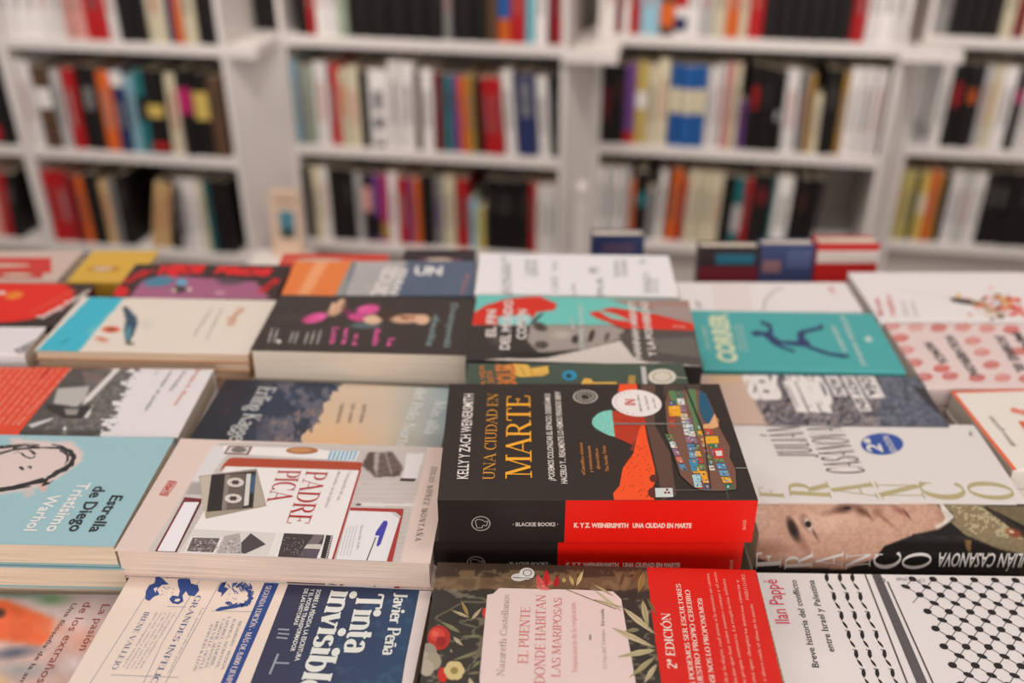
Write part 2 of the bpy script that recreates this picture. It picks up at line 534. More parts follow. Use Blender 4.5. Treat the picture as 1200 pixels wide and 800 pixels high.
class Book:
    """a book lying flat; spots are found from two corners of its upper cover on the level H"""

    def __init__(self, key, label, A, B, H, depth, n, cover, page=(225, 208, 190), spine='near', ends='front', rough=.42, spec=.35, radius=.0025, length=None, name='book'):
        self.key, self.label, self.n, self.name = key, label, n, name
        self.t = (HT - H) / n - .0009
        self.H = H
        a, b = at_h(*A, H), at_h(*B, H)
        d = b - a
        self.L = d.length if length is None else length
        ex = d.normalized()
        ey = Vector((-ex.y, ex.x, 0))
        if ends == 'back':
            a = a - ey * depth
        self.o, self.ex, self.ey, self.D = a, ex, ey, depth
        self.mb = MB()
        self.rough, self.spec = rough, spec
        self.spine = spine
        self.page = page
        self.r = radius
        self.base = cover
        self._cover()
        BOOKS[key] = self

    # section of the card: over the top, round the spine, back underneath
    def _cover(self):
        m = self.m(self.base)
        t, D, L, ct = self.t, self.D, self.L, .0005

        def path(off):
            r = max(self.r - off, .0004)
            p = [(D, t - off)]
            for k in range(7):
                a = math.radians(90 + 15 * k)
                p.append((self.r + r * math.cos(a), t - self.r + r * math.sin(a)))
            for k in range(7):
                a = math.radians(180 + 15 * k)
                p.append((self.r + r * math.cos(a), self.r + r * math.sin(a)))
            p.append((D, off))
            return p
        po, pi = path(0), path(ct)
        if self.spine == 'far':
            po = [(D - y, z) for y, z in po]
            pi = [(D - y, z) for y, z in pi]
        n = len(po)
        vs = []
        for x in (0, L):
            vs += [(x, y, z) for y, z in po]
            vs += [(x, y, z) for y, z in pi]
        fs = []
        for i in range(n - 1):
            fs.append((i, i + 1, 2 * n + i + 1, 2 * n + i))
            fs.append((n + i, 3 * n + i, 3 * n + i + 1, n + i + 1))
            fs.append((i, n + i, n + i + 1, i + 1))
            fs.append((2 * n + i, 2 * n + i + 1, 3 * n + i + 1, 3 * n + i))
        for i in (0, n - 1):
            fs.append((i, 2 * n + i, 3 * n + i, n + i))
        self.mb.add(vs, fs, m)

    def m(self, c):
        return mat(c, self.rough, self.spec)

    def loc(self, p, plane='top'):
        """photo spot -> (a, b) on the cover (a along the long side, b from the near edge) or on the near face (a, z)"""
        if plane == 'top':
            w = at_h(p[0], p[1], self.H) - self.o
            return Vector((w.dot(self.ex), w.dot(self.ey)))
        r = ray(*p)
        cam0 = Vector((0, 0, CAMZ))
        k = (self.o - cam0).dot(self.ey) / r.dot(self.ey)
        w = cam0 + r * k - self.o
        return Vector((w.dot(self.ex), w.z + self.t))

    def place(self, ab, lay, plane):
        if plane == 'top':
            return (min(max(ab[0], 0), self.L), min(max(ab[1], 0), self.D), self.t + LAY * lay)
        return (min(max(ab[0], 0), self.L), -LAY * lay, min(max(ab[1], .0008), self.t))

    def put(self, pts2, faces, col, lay=2, plane='top', mtl=None, dz=None):
        self.cnt = (getattr(self, 'cnt', 0) + 1) % 9
        lay = lay + self.cnt * .04
        self.mb.add([self.place(p, lay + (dz[i] if dz else 0), plane) for i, p in enumerate(pts2)], faces, mtl or self.m(col))

    def poly(self, pts, col, lay=2, plane='top'):
        q = [self.loc(p, plane) for p in pts]
        # triangulate through the mathutils helper so concave outlines fill right
        from mathutils.geometry import tessellate_polygon
        q = [Vector((min(max(v[0], 0), self.L), min(max(v[1], 0), self.D if plane == 'top' else self.t))) for v in q]
        tri = tessellate_polygon([[Vector((v[0], v[1], 0)) for v in q]])
        fs = []
        for a, b, c in tri:
            cr = (q[b] - q[a]).cross(q[c] - q[a])
            fs.append((a, b, c) if cr > 0 else (a, c, b))
        self.put(q, fs, col, lay, plane)

    def ell(self, cx, cy, rx, ry, col, lay=2, plane='top', ring=0, ang=0):
        n = 28
        c, s = math.cos(math.radians(ang)), math.sin(math.radians(ang))
        P = lambda k: [(cx + k * rx * math.cos(-i * 2 * math.pi / n) * c - k * ry * math.sin(-i * 2 * math.pi / n) * s,
                        cy + k * rx * math.cos(-i * 2 * math.pi / n) * s + k * ry * math.sin(-i * 2 * math.pi / n) * c) for i in range(n)]
        if not ring:
            q = [self.loc(p, plane) for p in P(1)]
            self.put(q, [tuple(range(n))], col, lay, plane)
        else:
            q = [self.loc(p, plane) for p in P(1)] + [self.loc(p, plane) for p in P(1 - ring)]
            self.put(q, [(i, (i + 1) % n, n + (i + 1) % n, n + i) for i in range(n)], col, lay, plane)

    def line(self, pts, w, col, lay=3, plane='top'):
        """w = width in photo pixels (sideways)"""
        for i in range(len(pts) - 1):
            a, b = self.loc(pts[i], plane), self.loc(pts[i + 1], plane)
            d = b - a
            if d.length < 1e-6:
                continue
            k = w * .0006 / 2
            nrm = Vector((-d.y, d.x)).normalized() * k
            self.put([a + nrm, a - nrm, b - nrm, b + nrm], [(0, 1, 2, 3)], col, lay, plane)

    def text(self, s, S, E, T, col, lay=6, plane='top', font=None, bold=0.0, shear=False, **kw):
        v, f, w, cap = serif(s, **kw) if font == 'serif' else sans(s, bold)
        a, b, c = self.loc(S, plane), self.loc(E, plane), self.loc(T, plane)
        d = b - a
        up = c - a
        if not shear:
            up = up - d * (up.dot(d) / d.length_squared)
        fl = (d.x * up.y - d.y * up.x) < 0
        q = [a + d * (r[0] / w) + up * (r[1] / cap) for r in v]
        dz = [r[2] if len(r) > 2 else 0 for r in v]
        if fl:
            f = [tuple(reversed(t)) for t in f]
        self.put(q, f, col, lay, plane, dz=dz)

    def paint(self, fn, nx=150, ny=90, lay=1, plane='top', a0=0, a1=None, b0=0, b1=None):
        a1 = self.L if a1 is None else a1
        top = plane == 'top'
        b1 = (self.D if top else self.t) if b1 is None else b1
        A, B = np.meshgrid(np.linspace(a0, a1, nx), np.linspace(b0, b1, ny))
        z = self.t + LAY * lay if top else None
        ox, oy = self.o.x, self.o.y
        yy = B if top else np.zeros_like(B)
        zz = (CAMZ - self.H) + np.zeros_like(B) if top else (CAMZ - self.H - self.t + B)
        X = ox + self.ex.x * A + self.ey.x * yy
        Y = oy + self.ex.y * A + self.ey.y * yy
        U, W = to_px(X, Y, zz)
        cv = fn(U, W)
        img = linarr(cv.img).reshape(-1, 3)
        if top:
            P = np.stack([A, B, np.zeros_like(A) + z], -1).reshape(-1, 3)
        else:
            P = np.stack([A, np.zeros_like(A) - LAY * lay, B], -1).reshape(-1, 3)
        fs = [(j * nx + i, j * nx + i + 1, (j + 1) * nx + i + 1, (j + 1) * nx + i) for j in range(ny - 1) for i in range(nx - 1)]
        o = self.mb.add(P.tolist(), fs, attr_mat(self.rough, self.spec))
        self.mb.col[o] = img

    def finish(self, cat='book', group=None, lower=None, jit=.003, shift=(0, 0), lower_label=None):
        """the book itself, then its copies lower in the pile"""
        L, D, t = self.L, self.D, self.t
        rz = math.atan2(self.ex.y, self.ex.x)
        base = self.o.copy()
        base.z = CAMZ - self.H - t
        root = empty(self.name, base, rz)
        cov = self.mb.build('cover', root)
        pm = MB()
        s = self.spine == 'near'
        ins = .0012
        pm.box(ins, L - ins, ins if s else .0016, D - (.0016 if s else ins), .0005, t - .0005, page_mat(self.page))
        pg = pm.build('page_block', root)
        tag(root, self.label, cat, group)
        self.root, self.parts = root, [cov, pg]
        ords = ['second', 'third', 'fourth', 'fifth', 'sixth', 'seventh', 'eighth', 'ninth', 'tenth', 'eleventh', 'twelfth', 'thirteenth']
        rnd = random.Random(hash(self.label) % 1000 if False else len(self.label) * 7 + int(self.o.x * 1000))
        n = self.n if lower is None else lower + 1
        for k in range(1, n):
            r = root.copy()
            COL.objects.link(r)
            dx, dy = rnd.uniform(-jit, jit), rnd.uniform(-jit, jit)
            if k == 1 and shift != (0, 0):
                dx, dy = shift
            r.location = base + self.ex * dx + self.ey * dy + Vector((0, 0, -(self.t + .0009) * k))
            for p in self.parts:
                c = p.copy()
                COL.objects.link(c)
                c.parent = r
            r['label'] = (lower_label or ('copy of the ' + self.key + ' book')) + ', ' + ords[k - 1] + ' from top'
            r['group'] = group or ('copies of the ' + self.key + ' book')
        if n > 1:
            root['group'] = group or ('copies of the ' + self.key + ' book')
        return root


# ================================================================== THE ROOM
WALLM = painted_wood('wall_plaster', (206, 198, 192), .8, 2)
FLOORM = painted_wood('floor_vinyl', (120, 112, 106), .5, 5, .15)
CEILM = painted_wood('ceiling_paint', (225, 222, 218), .8, 1)


def struct(name, x0, x1, y0, y1, z0, z1, m):
    q = MB()
    q.box(x0, x1, y0, y1, z0, z1, m)
    o = q.build(name)
    tag(o, kind='structure')
    return o


struct('floor', -4.2, 4.2, -3.2, 5.2, -.06, 0, FLOORM)
struct('ceiling', -4.2, 4.2, -3.2, 5.2, 3.0, 3.06, CEILM)

# every bookcase bay stands turned a little, so the bays run like a saw along the wall:
# s runs along a bay's front from its left end, t goes back, z up
KSL = .17
PHI = math.atan(KSL)
EX = Vector((math.cos(PHI), -math.sin(PHI), 0))
EY = Vector((math.sin(PHI), math.cos(PHI), 0))


def bay_at(x0, y0, x1):
    return Vector((x0, y0, 0)), (x1 - x0) / math.cos(PHI)


BAYS = [bay_at(-1.92, 2.532, -1.2225), bay_at(-1.222, 2.4135, -.66), bay_at(-.559, 2.435, .127), bay_at(.207, 2.445, .908), bay_at(.986, 2.425, 1.70)]


def s_at(k, u, z, back=0.0):
    """place along bay k where the photo column u meets the level z"""
    x = (u - 600.0) / FPX
    P = BAYS[k][0] + EY * back
    c, s_ = math.cos(PITCH), math.sin(PITCH)
    dep0 = P.y * c - (z - CAMZ) * s_
    return (x * dep0 - P.x) / (EX.x - x * EX.y * c)


struct('wall_back', -4.2, 4.2, 3.02, 3.10, .001, 2.999, WALLM)
struct('baseboard_back', -4.1, 4.1, 3.0, 3.019, .001, .08, painted_wood('baseboard_paint', (196, 190, 186), .5))

for nm, a in (('wall_front', (-4.2, -1.85, 0, 3.0)), ('wall_front', (1.85, 4.2, 0, 3.0)), ('wall_front', (-1.849, 1.849, 0, .68)), ('wall_front', (-1.849, 1.849, 2.42, 3.0))):
    struct(nm, a[0], a[1], -3.2, -3.05, a[2] + .001, a[3] - .001, WALLM)
q = MB()  # unseen window, added as a setting for the front fill light
FRM = mat((70, 66, 64), .4, .4, name='window_frame_paint')
for x in (-1.845, -.62, .58, 1.80):
    q.box(x, x + .045, -3.16, -3.09, .69, 2.41, FRM)
q.box(-1.845, 1.845, -3.16, -3.09, .69, .73, FRM)
q.box(-1.845, 1.845, -3.16, -3.09, 2.37, 2.41, FRM)
tag(q.build('window_1'), kind='structure')

for i, (x, y, sx, lab) in enumerate([(-.9, 1.5, 1.6, 'long white ceiling lamp over the left of the table'), (1.3, .9, 1.6, 'long white ceiling lamp over the right of the table'), (.2, -.9, 1.8, 'long white ceiling lamp behind the viewer')]):
    t = empty('ceiling_lamp', (x, y, 2.94))
    tag(t, lab, 'lamp', 'ceiling lamps above the tables')
    q = MB()
    hx = sx / 2 + .04
    q.box(-hx, hx, -.29, -.26, 0, .06, CEILM); q.box(-hx, hx, .26, .29, 0, .06, CEILM)
    q.box(-hx, -hx + .03, -.26, .26, 0, .06, CEILM); q.box(hx - .03, hx, -.26, .26, 0, .06, CEILM)
    q.build('lamp_frame', t)
    em = bpy.data.materials.new('lamp_diffuser')
    em.use_nodes = True
    pb = em.node_tree.nodes['Principled BSDF']
    pb.inputs['Emission Color'].default_value = (1, .93, .86, 1)
    pb.inputs['Emission Strength'].default_value = 1.0
    q = MB()
    q.box(-hx + .03, hx - .03, -.26, .26, .03, .045, em)
    q.build('diffuser', t)

SPM = mat((60, 58, 56), .4, .5, name='black_metal')  # bodies for the added bookcase spots
for i, (wx, wy) in enumerate(WASH):
    t = empty('track_spot', (wx, wy, 2.72), 0)
    tag(t, ['added black ceiling spotlight brightening the left bookcases', 'added black ceiling spotlight brightening the middle bookcases', 'added black ceiling spotlight brightening the right bookcases'][i], 'spotlight', 'added ceiling spotlights facing the bookcases')
    ql = MB()
    n = 20
    Rm = Matrix.Rotation(math.radians(-8), 3, 'Z') @ Matrix.Rotation(math.radians(33), 3, 'X')
    vs = []
    for zz, r in ((-.05, .055), (.02, .06), (.12, .045), (.12, .0)):
        vs += [tuple(Rm @ Vector((r * math.cos(k * 2 * math.pi / n), r * math.sin(k * 2 * math.pi / n), zz))) for k in range(n)]
    fs = [(j * n + k, j * n + (k + 1) % n, (j + 1) * n + (k + 1) % n, (j + 1) * n + k) for j in range(3) for k in range(n)]
    ql.add(vs, fs, SPM)
    ql.build('lamp_housing', t)
    ql = MB(); ql.box(-.012, .012, .10, .124, .12, .279, SPM); ql.build('bracket', t)

# ------------------------------------------------------------------ the bookcases
SHELFM = painted_wood('white_shelf_paint', (226, 216, 210), .42, 4, .05)
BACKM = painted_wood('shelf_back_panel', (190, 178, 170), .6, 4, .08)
ZT = {0: CAMZ - .556, 1: CAMZ - .828, 2: CAMZ - 1.087}
TH = .026
DEP = .27
ZUP = ZT[0] + .30
ZTOP = 1.5
LABS = ['white bookcase bay cut off by the left edge of the picture', 'white bookcase bay at the left, behind the book with the car photo',
        'white bookcase bay left of centre, behind the flat red book', 'white bookcase bay right of centre, with an empty end on its bottom shelf',
        'white bookcase bay at the right edge of the picture']
bays = []
for k, (O, W) in enumerate(BAYS):
    t = empty('bookcase', O, -PHI)
    tag(t, LABS[k], 'bookcase', 'white bookcase bays along the back wall')
    s0, s1 = .0005, W - .0005
    for (a, c) in ((s0, s0 + .013), (s1 - .013, s1)):
        q = MB(); q.box(a, c, 0, DEP + .06, 0, ZTOP, SHELFM); q.build('side_panel', t)
    for zz in (ZT[2], ZT[1], ZT[0], ZUP):
        q = MB(); q.box(s0 + .0135, s1 - .0135, .0, DEP + .045, zz - TH, zz, SHELFM); q.build('shelf', t, bevel=.0015)
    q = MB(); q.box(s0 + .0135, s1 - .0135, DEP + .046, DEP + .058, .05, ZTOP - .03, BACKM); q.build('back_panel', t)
    q = MB(); q.box(s0 + .0135, s1 - .0135, .0, DEP + .045, ZTOP - .03, ZTOP - .004, SHELFM); q.build('top_board', t)
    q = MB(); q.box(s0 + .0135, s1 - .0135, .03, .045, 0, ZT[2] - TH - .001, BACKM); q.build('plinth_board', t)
    bays.append((0.0, W))


def bay_pt(k, s, t=0.0):
    p = BAYS[k][0] + EX * s + EY * t
    return (p.x, p.y)


# angled white panels closing the steps between the bays, a small ledge on each at top-shelf height
STEP = [(1, 2, 'angled white panel closing the wide step left of centre'), (2, 3, 'angled white panel closing the step between the middle bays'), (3, 4, 'angled white panel closing the step at the right')]
for (ka, kb, lab) in STEP:
    A_, B_ = bay_pt(ka, BAYS[ka][1] + .001), bay_pt(kb, -.001)
    n_ = Vector((A_[1] - B_[1], B_[0] - A_[0])).normalized() * -.0
    t = empty('shelf_pillar', (A_[0], A_[1], 0), 0)
    tag(t, lab, 'bookcase')
    loc = lambda p: (p[0] - A_[0], p[1] - A_[1])
    q = MB()
    A2, B2 = bay_pt(ka, BAYS[ka][1] + .001, .26), bay_pt(kb, -.001, .26)
    q.prism([loc(A_), loc(B_), loc(B2), loc(A2)], 0, ZT[0] - TH - .001, SHELFM)
    q.build('front_panel', t)
    q = MB()
    if ka == 1:
        e1 = bay_pt(1, s_at(1, 300, ZT[0]), -.001)
        q.prism([loc(bay_pt(1, BAYS[1][1] - .02, -.001)), loc(e1), loc(bay_pt(2, .0, -.002)), loc(bay_pt(1, BAYS[1][1] + .0005, 0))][:3] + [loc((A_[0] + .0005, A_[1] + .0005))], ZT[0] - TH, ZT[0], SHELFM)
        q.build('ledge', t, bevel=.0015)
        q = MB()
        q.prism([loc(A_), loc(B_), loc(B2), loc(A2)], ZT[0] - TH + .0005, ZT[0], SHELFM)
        q.build('shelf', t)
    else:
        ue = 725 if ka == 2 else 1130
        f = lambda s, tt: loc(bay_pt(ka, s, tt))
        se = s_at(ka, ue, ZT[0])
        sa = BAYS[ka][1] - .012
        # runs on in the line of the left bay, back to the front of the right one
        c1 = Vector(bay_pt(ka, se, -.012)); c2 = c1.copy()
        lo_ = BAYS[kb][0]
        d_ = (c1 - Vector((lo_.x, lo_.y))).dot(Vector((EY.x, EY.y)))
        back_ = -d_ - .0015
        q.prism([f(sa, -.014), f(se, -.014), tuple(Vector(f(se, -.014)) + Vector((EY.x, EY.y)) * (back_ + .0)), loc(tuple(Vector(B_) - Vector((EY.x, EY.y)) * .002)), f(BAYS[ka][1] + .002, -.001), f(sa, -.001)], ZT[0] - TH - .008, ZT[0] - .008, SHELFM)
        q.build('ledge', t, bevel=.001)
# thin white pole standing in front of the step between the middle bays
t = empty('cable_pole', ((683 - 600) / FPX * 2.38, 2.285, 0), 0)
tag(t, 'thin white pole with a rounded head between the two middle bays', 'pole')
q = MB()
n = 14
hz = CAMZ - .872
rings = [(0, .011), (hz - .035, .011), (hz - .028, .015), (hz - .01, .014), (hz, .007)]
vs, fs = [], []
for zz, r in rings:
    vs += [(r * math.cos(i * 2 * math.pi / n), r * math.sin(i * 2 * math.pi / n), zz) for i in range(n)]
for j in range(len(rings) - 1):
    for i in range(n):
        fs.append((j * n + i, j * n + (i + 1) % n, (j + 1) * n + (i + 1) % n, (j + 1) * n + i))
fs.append(tuple(range((len(rings) - 1) * n, len(rings) * n)))
fs.append(tuple(range(n - 1, -1, -1)))
q.add(vs, fs, SHELFM)
q.build('pole_shaft', t)

# ------------------------------------------------------------------ books on the shelves
PAL = {
    'white': (228, 220, 215), 'cream': (214, 200, 170), 'black': (24, 19, 18), 'grey': (132, 128, 126), 'red': (178, 26, 30), 'dark red': (116, 26, 34),
    'orange': (214, 98, 34), 'yellow': (206, 176, 92), 'navy': (40, 46, 88), 'blue': (36, 88, 152), 'pale blue': (140, 182, 196), 'teal': (34, 108, 112),
    'purple': (104, 62, 122), 'pink': (214, 150, 140), 'brown': (90, 64, 46), 'tan': (206, 168, 118), 'green-grey': (150, 160, 140), 'olive': (176, 162, 96),
    'gold': (176, 132, 60), 'magenta': (176, 34, 96), 'light grey': (186, 180, 178), 'cyan': (110, 190, 204),
}
SHN = {0: 'top shelf', 1: 'middle shelf', 2: 'bottom shelf'}
BAYN = {0: 'edge bay', 1: 'left bay', 2: 'middle-left bay', 3: 'middle-right bay', 4: 'right bay', 5: 'narrow pillar unit'}
used_labels = {}


def spine_book(s0, w, z0, h, colname, tilt, front, depth, deco, r, O0):
    """one upright book, its spine to the room; returns its object"""
    c = PAL[colname]
    jit = r.uniform(.93, 1.05)
    c = tuple(min(255, v * jit) for v in c)
    m = mat(c, .5, .3, name='spine_card')
    pg = page_mat((214, 198, 176))
    q = MB()
    w2 = w / 2
    prof = [(-w2, .0045), (-w2 + w * .12, .0015), (-w2 + w * .35, 0), (w2 - w * .35, 0), (w2 - w * .12, .0015), (w2, .0045)]
    outline = prof + [(w2, depth), (w2 - .0012, depth), (w2 - .0012, .006), (-w2 + .0012, .006), (-w2 + .0012, depth), (-w2, depth)]
    # card: spine and two boards
    n = len(prof)
    vs, fs = [], []
    for zz in (0, h):
        vs += [(x, y, zz) for x, y in outline]
    N = len(outline)
    for i in range(N):
        j = (i + 1) % N
        fs.append((i, j, N + j, N + i))
    for base, rev in ((0, True), (N, False)):
        quads = [(0, 1, 2, 3, 4, 5, 8, 9), (5, 6, 7, 8), (0, 9, 10, 11)]
        for f in quads:
            g = tuple(base + k for k in f)
            fs.append(tuple(reversed(g)) if rev else g)
    q.add(vs, fs, m)
    q.box(-w2 + .0012, w2 - .0012, .006, depth - .003, .002, h - .003, pg)
    # what is printed on the spine
    y = -.0004
    for (a0, a1, cn, kind) in deco:
        cc = PAL[cn] if isinstance(cn, str) else cn
        mm = mat(cc, .5, .3, name='spine_print')
        za, zb = h * a0, h * a1
        if kind == 'band':
            q.add([(-w2 * .99, .0035, za), (-w2 * .6, y, za), (w2 * .6, y, za), (w2 * .99, .0035, za), (-w2 * .99, .0035, zb), (-w2 * .6, y, zb), (w2 * .6, y, zb), (w2 * .99, .0035, zb)],
                  [(0, 1, 5, 4), (1, 2, 6, 5), (2, 3, 7, 6)], mm)
        else:
            zc = za
            hw = w2 * (.34 if kind == 'thin' else .55)
            while zc < zb:
                g = r.uniform(.004, .010)
                q.add([(-hw, y - .0003, zc), (hw * r.uniform(.5, 1), y - .0003, zc), (hw, y - .0003, zc + g), (-hw * r.uniform(.6, 1), y - .0003, zc + g)], [(0, 1, 2, 3)], mm)
                zc += g + r.uniform(.0015, .004)
    o = q.build('shelf_book')
    a = math.atan(tilt)
    # rest on the lower corner
    off = w2 if a > 0 else -w2
    sx = s0 + w2
    M = Matrix.Translation(O0) @ Matrix.Rotation(-PHI, 4, 'Z') @ Matrix.Translation((sx - off, front, z0)) @ Matrix.Rotation(-a if False else -a, 4, 'Y') @ Matrix.Translation((off, 0, 0))
    o.matrix_world = M
    return o


